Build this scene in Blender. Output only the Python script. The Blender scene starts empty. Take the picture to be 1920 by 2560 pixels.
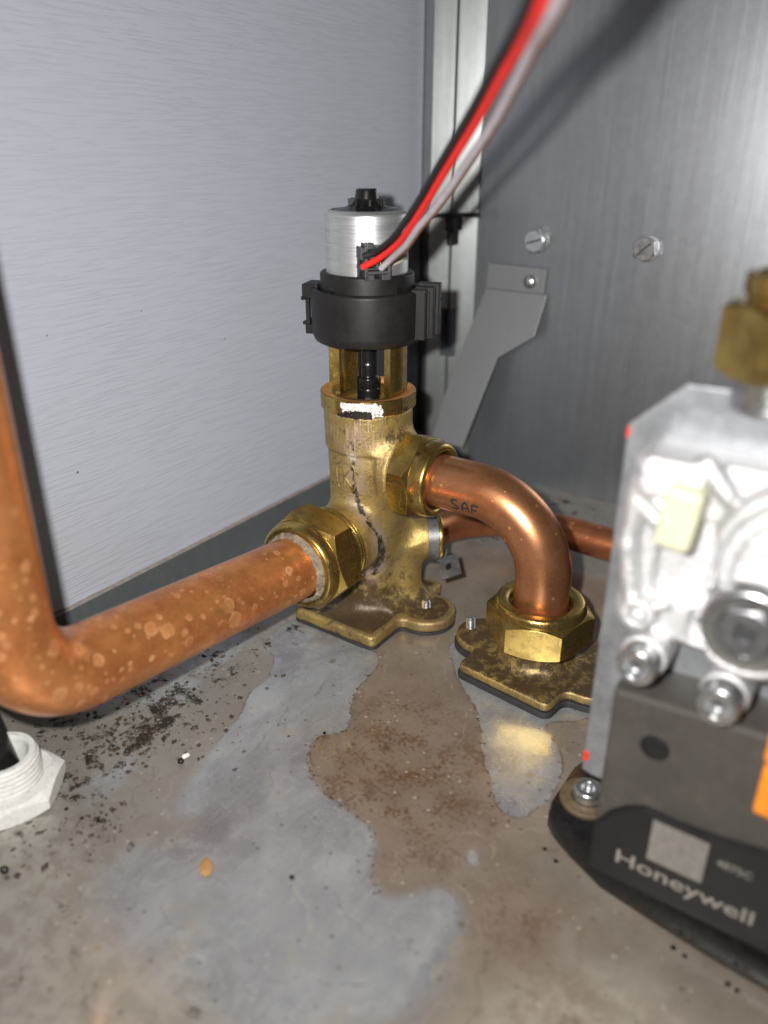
import bpy, math, random
import numpy as np
from mathutils import Vector, Matrix, Euler

S = bpy.context.scene
R = math.radians
# ------------------------------------------------------------------ camera
cd = bpy.data.cameras.new("camera")
cam = bpy.data.objects.new("camera", cd)
S.collection.objects.link(cam)
cam.location = (0, 0, 0.215)
cam.rotation_euler = (R(90 - 24.99), 0, R(34.6))
cd.sensor_fit = 'VERTICAL'
cd.sensor_height = 36.0
cd.lens = 36.0 * 1995 / 2560
cd.clip_start = 0.005
cd.clip_end = 20
cd.dof.use_dof = True
cd.dof.focus_distance = 0.345
cd.dof.aperture_fstop = 6.0
S.camera = cam
# ------------------------------------------------------------------ world (dim room)
w = bpy.data.worlds.new("World")
S.world = w
w.use_nodes = True
w.node_tree.nodes["Background"].inputs[0].default_value = (0.93, 0.96, 1.0, 1)
w.node_tree.nodes["Background"].inputs[1].default_value = 0.022
# ------------------------------------------------------------------ the phone's flash
ld = bpy.data.lights.new("flash", 'AREA')
ld.shape = 'DISK'
ld.size = 0.007
ld.energy = 5.5
ld.color = (1.0, 0.975, 0.94)
ld.use_nodes = True
_nt = ld.node_tree
_f = _nt.nodes.new('ShaderNodeLightFalloff')
_f.inputs['Strength'].default_value = 0.75
_f2 = _nt.nodes.new('ShaderNodeLightFalloff')
_f2.inputs['Strength'].default_value = 0.85
_a = _nt.nodes.new('ShaderNodeMath')
_a.operation = 'ADD'
_nt.links.new(_f.outputs['Linear'], _a.inputs[0])
_nt.links.new(_f2.outputs['Constant'], _a.inputs[1])
_nt.links.new(_a.outputs[0], _nt.nodes['Emission'].inputs['Strength'])
flash = bpy.data.objects.new("flash", ld)
S.collection.objects.link(flash)
flash.location = (-0.024, 0.0014, 0.222)
flash.rotation_euler = (R(90 - 20), 0, R(34.6))
# ------------------------------------------------------------------ exposure
S.view_settings.view_transform = 'Standard'
S.view_settings.look = 'None'
S.view_settings.exposure = 0
S.view_settings.gamma = 1
S.render.engine = 'CYCLES'
S.cycles.max_bounces = 8
S.cycles.caustics_reflective = True
S.cycles.blur_glossy = 0.5
S.cycles.caustics_refractive = False
S.cycles.sample_clamp_indirect = 3

rng = random.Random(7)
nprng = np.random.default_rng(11)
MM = 0.001
ORG = {}


# ================================================================== node helper
class NT:
    def __init__(s, name):
        s.m = bpy.data.materials.new(name)
        s.m.use_nodes = True
        s.t = s.m.node_tree
        s.b = s.t.nodes["Principled BSDF"]
        s.co = s.t.nodes.new('ShaderNodeTexCoord')
        s.nrm = None

    def node(s, typ, **kw):
        n = s.t.nodes.new(typ)
        for k, v in kw.items():
            setattr(n, k, v)
        return n

    def L(s, out, inp):
        s.t.links.new(out, inp)

    def put(s, inp, v):
        if hasattr(v, 'is_output'):
            s.L(v, inp)
        elif v is not None:
            if isinstance(v, (tuple, list)) and len(v) == 3 and inp.type == 'RGBA':
                v = (*v, 1)
            inp.default_value = v

    def vec(s, scale=(1, 1, 1), rot=(0, 0, 0), loc=(0, 0, 0), src=None):
        n = s.node('ShaderNodeMapping')
        s.L(src if src is not None else s.co.outputs['Object'], n.inputs[0])
        n.inputs['Scale'].default_value = scale
        n.inputs['Rotation'].default_value = rot
        n.inputs['Location'].default_value = loc
        return n.outputs[0]

    def noise(s, scale, detail=4, rough=0.55, vec=None, dist=0, color=False):
        n = s.node('ShaderNodeTexNoise')
        s.L(vec if vec is not None else s.co.outputs['Object'], n.inputs['Vector'])
        n.inputs['Scale'].default_value = scale
        n.inputs['Detail'].default_value = detail
        n.inputs['Roughness'].default_value = rough
        n.inputs['Distortion'].default_value = dist
        return n.outputs['Color' if color else 'Fac']

    def voro(s, scale, vec=None, feature='F1', rnd=1.0):
        n = s.node('ShaderNodeTexVoronoi', feature=feature)
        s.L(vec if vec is not None else s.co.outputs['Object'], n.inputs['Vector'])
        n.inputs['Scale'].default_value = scale
        n.inputs['Randomness'].default_value = rnd
        return n

    def attr(s, name):
        n = s.node('ShaderNodeAttribute', attribute_name=name)
        return n.outputs['Fac']

    def ss(s, x, lo, hi):
        n = s.node('ShaderNodeMapRange', interpolation_type='SMOOTHSTEP')
        s.put(n.inputs[0], x)
        s.put(n.inputs[1], lo)
        s.put(n.inputs[2], hi)
        return n.outputs[0]

    def mr(s, x, a, b, c, d):
        n = s.node('ShaderNodeMapRange')
        for i, v in enumerate((x, a, b, c, d)):
            s.put(n.inputs[i], v)
        return n.outputs[0]

    def ma(s, op, a, b=0.0, c=0.0):
        n = s.node('ShaderNodeMath', operation=op)
        s.put(n.inputs[0], a)
        s.put(n.inputs[1], b)
        s.put(n.inputs[2], c)
        return n.outputs[0]

    def mix(s, f, a, b, blend='MIX'):
        n = s.node('ShaderNodeMix', data_type='RGBA', blend_type=blend)
        s.put(n.inputs[0], f)
        s.put(n.inputs[6], a)
        s.put(n.inputs[7], b)
        return n.outputs[2]

    def bump(s, h, dist, strength=1.0):
        n = s.node('ShaderNodeBump')
        s.put(n.inputs['Height'], h)
        n.inputs['Distance'].default_value = dist
        n.inputs['Strength'].default_value = strength
        if s.nrm is not None:
            s.L(s.nrm, n.inputs['Normal'])
        s.nrm = n.outputs[0]
        s.L(s.nrm, s.b.inputs['Normal'])

    def bevel(s, r, samples=4):
        n = s.node('ShaderNodeBevel', samples=samples)
        n.inputs['Radius'].default_value = r
        s.nrm = n.outputs[0]
        s.L(s.nrm, s.b.inputs['Normal'])

    def set(s, **kw):
        names = dict(col='Base Color', metal='Metallic', rough='Roughness', spec='Specular IOR Level',
                     trans='Transmission Weight', ior='IOR', coat='Coat Weight', coatr='Coat Roughness',
                     aniso='Anisotropic', arot='Anisotropic Rotation')
        for k, v in kw.items():
            s.put(s.b.inputs[names[k]], v)
        return s.m


# ================================================================== mesh helpers
def thing(name, label, cat, loc, group=None):
    o = bpy.data.objects.new(name, None)
    S.collection.objects.link(o)
    o.empty_display_size = 0.01
    o.location = [c * MM for c in loc]
    ORG[o] = np.array(loc, float)
    tag(o, label, cat, group)
    return o


def tag(o, label, cat, group=None):
    o['label'] = label
    o['category'] = cat
    if group:
        o['group'] = group
    return o


def obj(name, vf, mat, parent=None, smooth=True, angle=35, loc=None, label=None, kind=None, attrs=None):
    """vf: (verts in world mm, faces) -> one mesh object."""
    v, f = vf
    v = np.asarray(v, float).reshape(-1, 3)
    if parent is not None:
        org = ORG[parent]
    else:
        org = np.array(loc if loc is not None else (0, 0, 0), float)
    me = bpy.data.meshes.new(name)
    me.from_pydata(((v - org) * MM).tolist(), [], [list(map(int, q)) for q in f])
    me.update()
    if smooth:
        me.polygons.foreach_set('use_smooth', [True] * len(me.polygons))
        if angle is not None:
            me.set_sharp_from_angle(angle=R(angle))
    if mat is not None:
        me.materials.append(mat)
    if attrs:
        for k, a in attrs.items():
            at = me.attributes.new(k, 'FLOAT', 'POINT')
            at.data.foreach_set('value', np.asarray(a, np.float32))
    o = bpy.data.objects.new(name, me)
    S.collection.objects.link(o)
    if parent is not None:
        o.parent = parent
    else:
        o.location = org * MM
    ORG[o] = org
    if label:
        o['label'] = label
    if kind:
        o['kind'] = kind
    return o


def join(*parts):
    V, F, n = [], [], 0
    for v, f in parts:
        v = np.asarray(v, float).reshape(-1, 3)
        V.append(v)
        F += [[i + n for i in q] for q in f]
        n += len(v)
    return np.concatenate(V), F


def tr(vf, m=None, t=(0, 0, 0)):
    v, f = vf
    v = np.asarray(v, float)
    if m is not None:
        v = v @ np.asarray(m, float).T
    return v + np.array(t, float), f


def frame(axis, up=(0, 0, 1)):
    """matrix whose columns are x, y, z=axis."""
    z = np.array(axis, float)
    z /= np.linalg.norm(z)
    u = np.array(up, float)
    if abs(u @ z) > 0.95:
        u = np.array((1.0, 0, 0))
    x = np.cross(u, z)
    x /= np.linalg.norm(x)
    y = np.cross(z, x)
    return np.stack([x, y, z], 1)


def rotz(d):
    c, s = math.cos(R(d)), math.sin(R(d))
    return np.array([[c, -s, 0], [s, c, 0], [0, 0, 1.0]])


def lathe(prof, n=96, a0=0.0, a1=360.0, closed=False):
    """prof [(r,z)...] swept round z; a full turn unless a1-a0<360 (then capped if closed profile)."""
    prof = np.array(prof, float)
    k = len(prof)
    full = abs(a1 - a0 - 360) < 1e-6
    th = np.radians(np.linspace(a0, a1, n + (0 if full else 1), endpoint=not full))
    v = np.stack([np.outer(np.cos(th), prof[:, 0]), np.outer(np.sin(th), prof[:, 0]),
                  np.broadcast_to(prof[:, 1], (len(th), k))], -1).reshape(-1, 3)
    f = []
    m = len(th)
    kk = k if closed else k - 1
    for i in range(m if full else m - 1):
        a, b = i * k, ((i + 1) % m) * k
        for j in range(kk):
            j2 = (j + 1) % k
            f.append((a + j, b + j, b + j2, a + j2))
    if not full and closed:
        f.append(tuple(range(k)))
        f.append(tuple(reversed(range((m - 1) * k, m * k))))
    if not full:
        f = [tuple(reversed(q)) for q in f] if False else f
    return v, f


def rprof(pts, r=0.6, seg=4):
    """round the corners of an open profile."""
    pts = [np.array(p, float) for p in pts]
    out = [pts[0]]
    for i in range(1, len(pts) - 1):
        a, b, c = pts[i - 1], pts[i], pts[i + 1]
        la, lc = np.linalg.norm(a - b), np.linalg.norm(c - b)
        q = min(r, la * 0.45, lc * 0.45)
        p0, p1 = b + (a - b) / la * q, b + (c - b) / lc * q
        for t in np.linspace(0, 1, seg + 1):
            out.append((1 - t) ** 2 * p0 + 2 * t * (1 - t) * b + t * t * p1)
    out.append(pts[-1])
    return out


def box(x0, x1, y0, y1, z0, z1, bev=0.0):
    """box with chamfered edges."""
    if bev <= 0:
        v = [(x, y, z) for z in (z0, z1) for y in (y0, y1) for x in (x0, x1)]
        f = [(0, 2, 3, 1), (4, 5, 7, 6), (0, 1, 5, 4), (2, 6, 7, 3), (0, 4, 6, 2), (1, 3, 7, 5)]
        return np.array(v, float), f
    import bmesh
    bm = bmesh.new()
    bmesh.ops.create_cube(bm, size=1)
    for q in bm.verts:
        q.co = Vector((x0 + (q.co.x + .5) * (x1 - x0), y0 + (q.co.y + .5) * (y1 - y0), z0 + (q.co.z + .5) * (z1 - z0)))
    bmesh.ops.bevel(bm, geom=list(bm.edges), offset=bev, segments=2, profile=0.5, affect='EDGES')
    v = np.array([q.co[:] for q in bm.verts])
    f = [[q.index for q in p.verts] for p in bm.faces]
    bm.free()
    return v, f


def extrude(poly, z0, z1, bev=0.0):
    """2-D polygon (x,y) extruded in z with a chamfered rim."""
    import bmesh
    bm = bmesh.new()
    vs = [bm.verts.new((x, y, z0)) for x, y in poly]
    fc = bm.faces.new(vs)
    r = bmesh.ops.extrude_face_region(bm, geom=[fc])
    bmesh.ops.translate(bm, verts=[g for g in r['geom'] if isinstance(g, bmesh.types.BMVert)], vec=(0, 0, z1 - z0))
    bmesh.ops.recalc_face_normals(bm, faces=bm.faces)
    if bev:
        ed = [e for e in bm.edges if abs(e.verts[0].co.z - e.verts[1].co.z) < 1e-6]
        bmesh.ops.bevel(bm, geom=ed, offset=bev, segments=2, profile=0.5, affect='EDGES')
    bm.verts.index_update()
    v = np.array([q.co[:] for q in bm.verts])
    f = [[q.index for q in p.verts] for p in bm.faces]
    bm.free()
    return v, f


def hexnut(a, h, r_in, rc=None, rb=None, per=10, phase=0.0):
    """hex prism, half width a across flats, height h, chamfered ends; a corner lies at angle phase."""
    rc = rc or a * 0.97
    rb = rb or a * 0.97
    th, Rr = [], []
    for s in range(6):
        for i in range(per):
            t = -30 + 60 * i / per
            th.append(R(phase + 30 + 60 * s + t))
            Rr.append(a / math.cos(R(t)))
    th, Rr = np.array(th), np.array(Rr)
    k = math.tan(R(30))
    zt = h - np.maximum(Rr - rc, 0) * k
    zb = np.maximum(Rr - rb, 0) * k
    rings = [(np.full_like(Rr, r_in), np.zeros_like(Rr)), (np.minimum(rb, Rr), np.zeros_like(Rr)), (Rr, zb), (Rr, zt),
             (np.minimum(rc, Rr), np.full_like(Rr, h)), (np.full_like(Rr, r_in), np.full_like(Rr, h))]
    v = np.concatenate([np.stack([r * np.cos(th), r * np.sin(th), z], 1) for r, z in rings])
    n = len(th)
    f = []
    for q in range(5):
        for i in range(n):
            j = (i + 1) % n
            f.append((q * n + i, q * n + j, (q + 1) * n + j, (q + 1) * n + i))
    return v, f


def spline(pts, n):
    """Catmull-Rom through pts."""
    p = np.array(pts, float)
    p = np.concatenate([[2 * p[0] - p[1]], p, [2 * p[-1] - p[-2]]])
    out = []
    segs = len(p) - 3
    for s in range(segs):
        a, b, c, d = p[s:s + 4]
        for t in np.linspace(0, 1, n, endpoint=False):
            out.append(0.5 * (2 * b + (c - a) * t + (2 * a - 5 * b + 4 * c - d) * t * t + (3 * b - a - 3 * c + d) * t ** 3))
    out.append(p[-2])
    return np.array(out)


def frames(path):
    p = np.array(path, float)
    t = np.gradient(p, axis=0)
    t /= np.linalg.norm(t, axis=1)[:, None]
    n = np.cross(t[0], (0, 1, 0) if abs(t[0][1]) < 0.9 else (1, 0, 0))
    n /= np.linalg.norm(n)
    N = []
    for i in range(len(p)):
        n = n - t[i] * (n @ t[i])
        n /= np.linalg.norm(n)
        N.append(n)
    N = np.array(N)
    return p, t, N, np.cross(t, N)


def tube(path, r, seg=40, cap=True):
    p, t, N, B = frames(path)
    th = np.linspace(0, 2 * math.pi, seg, endpoint=False)
    rr = np.broadcast_to(np.asarray(r, float), (len(p),))
    v = (p[:, None] + rr[:, None, None] * (np.cos(th)[None, :, None] * N[:, None] + np.sin(th)[None, :, None] * B[:, None])).reshape(-1, 3)
    f = []
    for i in range(len(p) - 1):
        for j in range(seg):
            k = (j + 1) % seg
            f.append((i * seg + j, i * seg + k, (i + 1) * seg + k, (i + 1) * seg + j))
    if cap:
        f.append(tuple(reversed(range(seg))))
        f.append(tuple(range((len(p) - 1) * seg, len(p) * seg)))
    return v, f


def bend(a, c, b, rad, n=20):
    """points a -> corner c -> b with the corner rounded."""
    a, b, c = (np.array(q, float) for q in (a, b, c))
    u, w = a - c, b - c
    lu, lw = np.linalg.norm(u), np.linalg.norm(w)
    u /= lu
    w /= lw
    ang = math.acos(np.clip(u @ w, -1, 1))
    d = rad / math.tan(ang / 2)
    bis = (u + w) / np.linalg.norm(u + w)
    cen = c + bis * rad / math.sin(ang / 2)
    p0, p1 = c + u * d, c + w * d
    e0, e1 = p0 - cen, p1 - cen
    om = math.acos(np.clip(e0 @ e1 / rad ** 2, -1, 1))
    arc = [cen + (math.sin((1 - s) * om) * e0 + math.sin(s * om) * e1) / math.sin(om) for s in np.linspace(0, 1, n)]
    return [a + (p0 - a) * s for s in np.linspace(0, 1, 12)[:-1]] + arc + [p1 + (b - p1) * s for s in np.linspace(0, 1, 12)[1:]]


def surface_nets(F, org, h):
    """naive surface nets of a scalar field (negative inside)."""
    nx, ny, nz = F.shape
    ins = F < 0
    acc = np.zeros((nx - 1, ny - 1, nz - 1, 3))
    cnt = np.zeros((nx - 1, ny - 1, nz - 1))
    cor = [(i, j, k) for i in (0, 1) for j in (0, 1) for k in (0, 1)]

    def sub(A, c):
        return A[c[0]:nx - 1 + c[0], c[1]:ny - 1 + c[1], c[2]:nz - 1 + c[2]]
    for a in cor:
        for ax in range(3):
            if a[ax] == 0:
                b = list(a)
                b[ax] = 1
                fa, fb = sub(F, a), sub(F, b)
                m = sub(ins, a) != sub(ins, b)
                t = np.where(m, fa / np.where(m, fa - fb, 1), 0)
                for q in range(3):
                    acc[..., q] += np.where(m, a[q] + (t if q == ax else 0), 0)
                cnt += m
    ok = cnt > 0
    idx = -np.ones(ok.shape, int)
    idx[ok] = np.arange(ok.sum())
    I = np.argwhere(ok)
    V = np.array(org) + h * (I + acc[ok] / cnt[ok][:, None])
    faces = []
    for ax in range(3):
        a1, a2 = (ax + 1) % 3, (ax + 2) % 3
        sl0 = [slice(None)] * 3
        sl1 = [slice(None)] * 3
        sl0[ax] = slice(0, -1)
        sl1[ax] = slice(1, None)
        e = np.argwhere(ins[tuple(sl0)] != ins[tuple(sl1)])
        e = e[(e[:, a1] > 0) & (e[:, a2] > 0) & (e[:, a1] < F.shape[a1] - 1) & (e[:, a2] < F.shape[a2] - 1)]
        q = []
        for d1, d2 in ((-1, -1), (0, -1), (0, 0), (-1, 0)):
            c = e.copy()
            c[:, a1] += d1
            c[:, a2] += d2
            q.append(idx[c[:, 0], c[:, 1], c[:, 2]])
        q = np.stack(q, 1)
        flip = ~ins[e[:, 0], e[:, 1], e[:, 2]]
        q[flip] = q[flip][:, ::-1]
        faces.append(q)
    return V, np.concatenate(faces)


def smin(a, b, k):
    hh = np.maximum(k - np.abs(a - b), 0) / k
    return np.minimum(a, b) - hh * hh * k * 0.25


def smax(a, b, k):
    return -smin(-a, -b, k)


def rbox2(x, y, hx, hy, r):
    qx, qy = np.abs(x) - hx + r, np.abs(y) - hy + r
    return np.minimum(np.maximum(qx, qy), 0) + np.hypot(np.maximum(qx, 0), np.maximum(qy, 0)) - r


def rext(d2, z, zc, hz, r):
    a, b = d2 + r, np.abs(z - zc) - hz + r
    return np.minimum(np.maximum(a, b), 0) + np.hypot(np.maximum(a, 0), np.maximum(b, 0)) - r


def grid(lo, hi, h):
    ax = [np.arange(l, u + h, h) for l, u in zip(lo, hi)]
    return np.meshgrid(*ax, indexing='ij')


def polydist(px, py, poly):
    """signed distance to a closed polygon, negative inside."""
    P = np.array(poly, float)
    d = np.full(px.shape, 1e9)
    ins = np.zeros(px.shape, bool)
    for i in range(len(P)):
        a, b = P[i - 1], P[i]
        e = b - a
        t = np.clip(((px - a[0]) * e[0] + (py - a[1]) * e[1]) / (e @ e), 0, 1)
        d = np.minimum(d, np.hypot(px - a[0] - t * e[0], py - a[1] - t * e[1]))
        c = ((a[1] > py) != (b[1] > py))
        with np.errstate(divide='ignore', invalid='ignore'):
            xi = a[0] + (py - a[1]) / (e[1] if e[1] else 1e-9) * e[0]
        ins ^= c & (px < xi)
    return np.where(ins, -d, d)


def linedist3(P, line):
    d = np.full(len(P), 1e9)
    s = np.zeros(len(P))
    L = np.array(line, float)
    for i in range(len(L) - 1):
        a, e = L[i], L[i + 1] - L[i]
        t = np.clip(((P - a) @ e) / (e @ e), 0, 1)
        q = np.linalg.norm(P - a - t[:, None] * e, axis=1)
        m = q < d
        d[m] = q[m]
        s[m] = (i + t[m]) / (len(L) - 1)
    return d, s


def text_mesh(txt, size, bold=0.0, spacing=1.0):
    c = bpy.data.curves.new('lettering', 'FONT')
    c.body = txt
    c.size = size
    c.resolution_u = 3
    c.offset = bold
    c.space_character = spacing
    o = bpy.data.objects.new('lettering_source', c)
    S.collection.objects.link(o)
    bpy.context.view_layer.update()
    me = bpy.data.meshes.new_from_object(o.evaluated_get(bpy.context.evaluated_depsgraph_get()))
    v = np.array([q.co[:] for q in me.vertices])
    f = [list(p.vertices) for p in me.polygons]
    bpy.data.objects.remove(o)
    bpy.data.curves.remove(c)
    bpy.data.meshes.remove(me)
    return v, f


def ribbon(lines, w, mapf, t=0.0):
    """flat strokes: polylines in 2-D, width w, mapped to space by mapf(u, v)."""
    V, F = [], []
    for ln in lines:
        P = np.array(ln, float)
        Q = [P[0]]
        for a, b in zip(P[:-1], P[1:]):
            n = max(2, int(np.linalg.norm(b - a) / 0.3))
            Q += [a + (b - a) * k / n for k in range(1, n + 1)]
        Q = np.array(Q)
        T = np.gradient(Q, axis=0)
        T /= np.linalg.norm(T, axis=1)[:, None] + 1e-9
        N = np.stack([-T[:, 1], T[:, 0]], 1) * w / 2
        b0 = len(V)
        for q, n in zip(Q, N):
            V.append(mapf(*(q - n)))
            V.append(mapf(*(q + n)))
        for i in range(len(Q) - 1):
            k = b0 + 2 * i
            F.append((k, k + 2, k + 3, k + 1))
    return np.array(V), F


# ================================================================== materials
def m_brass_cut():
    n = NT('machined_brass')
    n.bevel(0.00035)
    big = n.noise(90, 4, 0.6)
    sp = n.noise(900, 5, 0.7)
    mid = n.noise(240, 5, 0.7)
    sc = None
    for sv, rt in (((0.22, 5, 2), (0.3, 0.5, 0.9)), ((5, 0.25, 1.5), (0.9, 0.2, 0.4)), ((3, 4, 0.2), (0.2, 0.7, 0.1))):
        x = n.noise(170, 2, 0.5, n.vec(sv, rt))
        ln = n.ma('MULTIPLY', n.ss(n.ma('ABSOLUTE', n.ma('SUBTRACT', x, 0.55)), 0.012, 0.003), n.ss(n.noise(130, 3, 0.6, n.vec(rot=rt)), 0.50, 0.62))
        sc = ln if sc is None else n.ma('MAXIMUM', sc, ln)
    c = n.mix(n.ss(big, 0.38, 0.68), (0.50, 0.355, 0.105), (0.33, 0.225, 0.065))
    c = n.mix(n.ss(mid, 0.52, 0.70), c, (0.24, 0.155, 0.055))
    c = n.mix(n.ss(sp, 0.62, 0.75), c, (0.20, 0.13, 0.05))
    c = n.mix(n.ma('MULTIPLY', sc, 0.3), c, (0.76, 0.58, 0.28))
    n.bump(n.ma('ADD', n.ma('MULTIPLY', sc, -0.25), n.ma('MULTIPLY', sp, 0.5)), 0.00007, 0.6)
    return n.set(col=c, metal=0.94, rough=n.mr(n.ma('ADD', big, n.ma('MULTIPLY', sc, 0.4)), 0.3, 0.8, 0.17, 0.38))


def m_brass_cast():
    n = NT('cast_brass')
    big = n.noise(70, 5, 0.65)
    grain = n.noise(1500, 3, 0.6)
    pit = n.noise(420, 5, 0.7)
    c = n.mix(n.ss(big, 0.35, 0.7), (0.44, 0.315, 0.10), (0.25, 0.175, 0.062))
    c = n.mix(n.ss(grain, 0.52, 0.72), c, (0.62, 0.46, 0.20))
    c = n.mix(n.ss(pit, 0.56, 0.70), c, (0.15, 0.10, 0.045))
    c = n.mix(n.ma('MULTIPLY', n.ss(n.noise(38, 5, 0.7), 0.44, 0.62), 0.55), c, n.mix(n.noise(500, 4, 0.7), (0.17, 0.115, 0.06), (0.36, 0.27, 0.15)))
    cr = n.ma('ADD', n.attr('crack'), n.mr(n.noise(300, 5, 0.7), 0.3, 0.7, -1.7, 1.7))
    grime = n.ss(n.ma('ADD', n.attr('grime'), n.mr(n.noise(220, 5, 0.75), 0.3, 0.7, -0.9, 0.9)), 0.2, 1.0)
    dirt = n.mix(n.noise(800, 4, 0.7), (0.012, 0.008, 0.005), (0.085, 0.052, 0.027))
    c = n.mix(n.ma('MULTIPLY', grime, 0.9), c, dirt)
    halo = n.ma('MULTIPLY', n.ss(cr, 7.0, 0.5), n.ss(n.noise(150, 5, 0.7), 0.34, 0.56))
    c = n.mix(n.ma('MULTIPLY', halo, 0.75), c, n.mix(n.noise(420, 4, 0.7), (0.20, 0.145, 0.10), (0.46, 0.39, 0.32)))
    k = n.ma('MULTIPLY', n.ss(cr, 0.6, -0.5), n.mr(n.noise(330, 5, 0.75), 0.36, 0.52, 0.35, 1.0))
    blk = n.mix(n.ss(n.noise(700, 5, 0.75), 0.5, 0.72), (0.012, 0.011, 0.011), (0.17, 0.15, 0.14))
    c = n.mix(k, c, blk)
    # worn pale scrapes near the top of the casting
    top = n.ss(n.attr('scrape'), 0.0, 1.0)
    st = n.noise(300, 4, 0.7, n.vec((3, 3, 0.35)))
    c = n.mix(n.ma('MULTIPLY', top, n.ss(st, 0.5, 0.6)), c, (0.50, 0.38, 0.27))
    c = n.mix(n.ma('MULTIPLY', top, n.ss(n.noise(180, 5, 0.7), 0.60, 0.68)), c, (0.09, 0.06, 0.045))
    n.bump(grain, 0.00022, 0.55)
    n.bump(n.ma('ADD', pit, n.ma('MULTIPLY', k, n.noise(600, 4, 0.8))), 0.0005, 0.6)
    dull = n.ma('MAXIMUM', n.ma('MAXIMUM', k, n.ma('MULTIPLY', halo, 0.5)), n.ma('MULTIPLY', grime, 0.6))
    return n.set(col=c, metal=n.mr(dull, 0, 1, 0.70, 0.05), rough=n.mr(n.ma('ADD', big, n.ma('MULTIPLY', grime, -0.35)), 0.1, 0.8, 0.34, 0.58))


def m_copper(name, base, dark, spot, scale, amount, patina, metal=0.86):
    n = NT(name)
    big = n.noise(60, 5, 0.6)
    streak = n.noise(110, 5, 0.7)
    fine = n.noise(700, 4, 0.65)
    c = n.mix(n.ss(n.ma('ADD', n.ma('MULTIPLY', big, 0.6), n.ma('MULTIPLY', n.noise(260, 5, 0.75), 0.4)), 0.38, 0.64), base, dark)
    c = n.mix(n.ma('MULTIPLY', n.ss(streak, 0.5, 0.75), patina), c, (0.34, 0.19, 0.06))
    c = n.mix(n.ma('MULTIPLY', n.ss(fine, 0.55, 0.75), 0.35), c, tuple(min(1, q * 1.35) for q in base))
    wob = n.node('ShaderNodeVectorMath', operation='ADD')
    wn = n.node('ShaderNodeVectorMath', operation='SCALE')
    n.L(n.noise(500, 2, 0.5, color=True), wn.inputs[0])
    wn.inputs['Scale'].default_value = 0.0012
    n.L(n.co.outputs['Object'], wob.inputs[0])
    n.L(wn.outputs[0], wob.inputs[1])
    inside = None
    for sc, hi, am in ((scale, 0.42, 1.0), (scale * 2.3, 0.40, 0.9), (scale * 1.5, 0.36, 0.9), (scale * 0.6, 0.26, 0.7)):
        v = n.voro(sc, wob.outputs[0])
        sep = n.node('ShaderNodeSeparateColor')
        n.L(v.outputs['Color'], sep.inputs[0])
        rad = n.ma('MULTIPLY', n.ss(sep.outputs[0], 1 - amount, 1.0), hi)
        rad = n.ma('MULTIPLY', rad, n.mr(sep.outputs[1], 0, 1, 0.5, 1.0))
        d = n.ma('SUBTRACT', v.outputs['Distance'], rad)
        has = n.ma('MULTIPLY', n.ss(rad, 0.05, 0.09), n.ss(n.noise(45, 3, 0.6), 0.36, 0.56))
        ins = n.ma('MULTIPLY', n.ss(d, 0.02, -0.02), has)
        ring = n.ma('MULTIPLY', n.ss(n.ma('ABSOLUTE', d), 0.042, 0.008), has)
        c = n.mix(n.ma('MULTIPLY', ins, 0.17 * am), c, spot)
        c = n.mix(n.ma('MULTIPLY', ring, 0.72 * am), c, tuple(min(1, q * 1.12) for q in spot))
        tot = n.ma('MAXIMUM', ins, n.ma('MULTIPLY', ring, 0.8))
        inside = tot if inside is None else n.ma('MAXIMUM', inside, tot)
    n.bump(n.ma('ADD', n.ma('MULTIPLY', inside, 0.5), fine), 0.00005, 0.6)
    rough = n.mr(n.ma('ADD', n.ma('MULTIPLY', big, 0.6), n.ma('MULTIPLY', inside, 0.5)), 0.1, 0.9, 0.25, 0.50)
    return n.set(col=c, metal=n.mr(inside, 0, 1, metal, metal * 0.75), rough=rough)


def m_galv(name, base=(0.42, 0.43, 0.44), rough=0.42, metal=0.75, grain=1.0, dusty=0.0):
    n = NT(name)
    big = n.noise(14, 4, 0.6)
    sp = n.voro(260, feature='F1')
    sep = n.node('ShaderNodeSeparateColor')
    n.L(sp.outputs['Color'], sep.inputs[0])
    br = n.noise(300, 4, 0.7, n.vec((1, 1, 0.04)))
    fine = n.noise(2600, 2, 0.6)
    k = n.ma('ADD', n.ma('MULTIPLY', sep.outputs[0], 0.04 * grain), n.ma('MULTIPLY', br, 0.28 * grain))
    k = n.ma('ADD', k, n.ma('MULTIPLY', fine, 0.22 * grain))
    c = n.mix(n.mr(k, 0.05, 0.55, 0, 1), tuple(q * 0.72 for q in base), tuple(q * 1.2 for q in base))
    c = n.mix(n.ma('MULTIPLY', n.ss(big, 0.45, 0.7), 0.35), c, tuple(q * 0.7 for q in base))
    if dusty:
        wd = n.noise(340, 5, 0.8)
        c = n.mix(n.ma('MULTIPLY', n.ss(wd, 0.56, 0.72), dusty), c, (0.33, 0.30, 0.26))
    n.bump(n.ma('ADD', br, fine), 0.00004, 0.5)
    return n.set(col=c, metal=metal, rough=n.mr(k, 0.05, 0.55, rough * 0.85, rough * 1.2))


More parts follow.
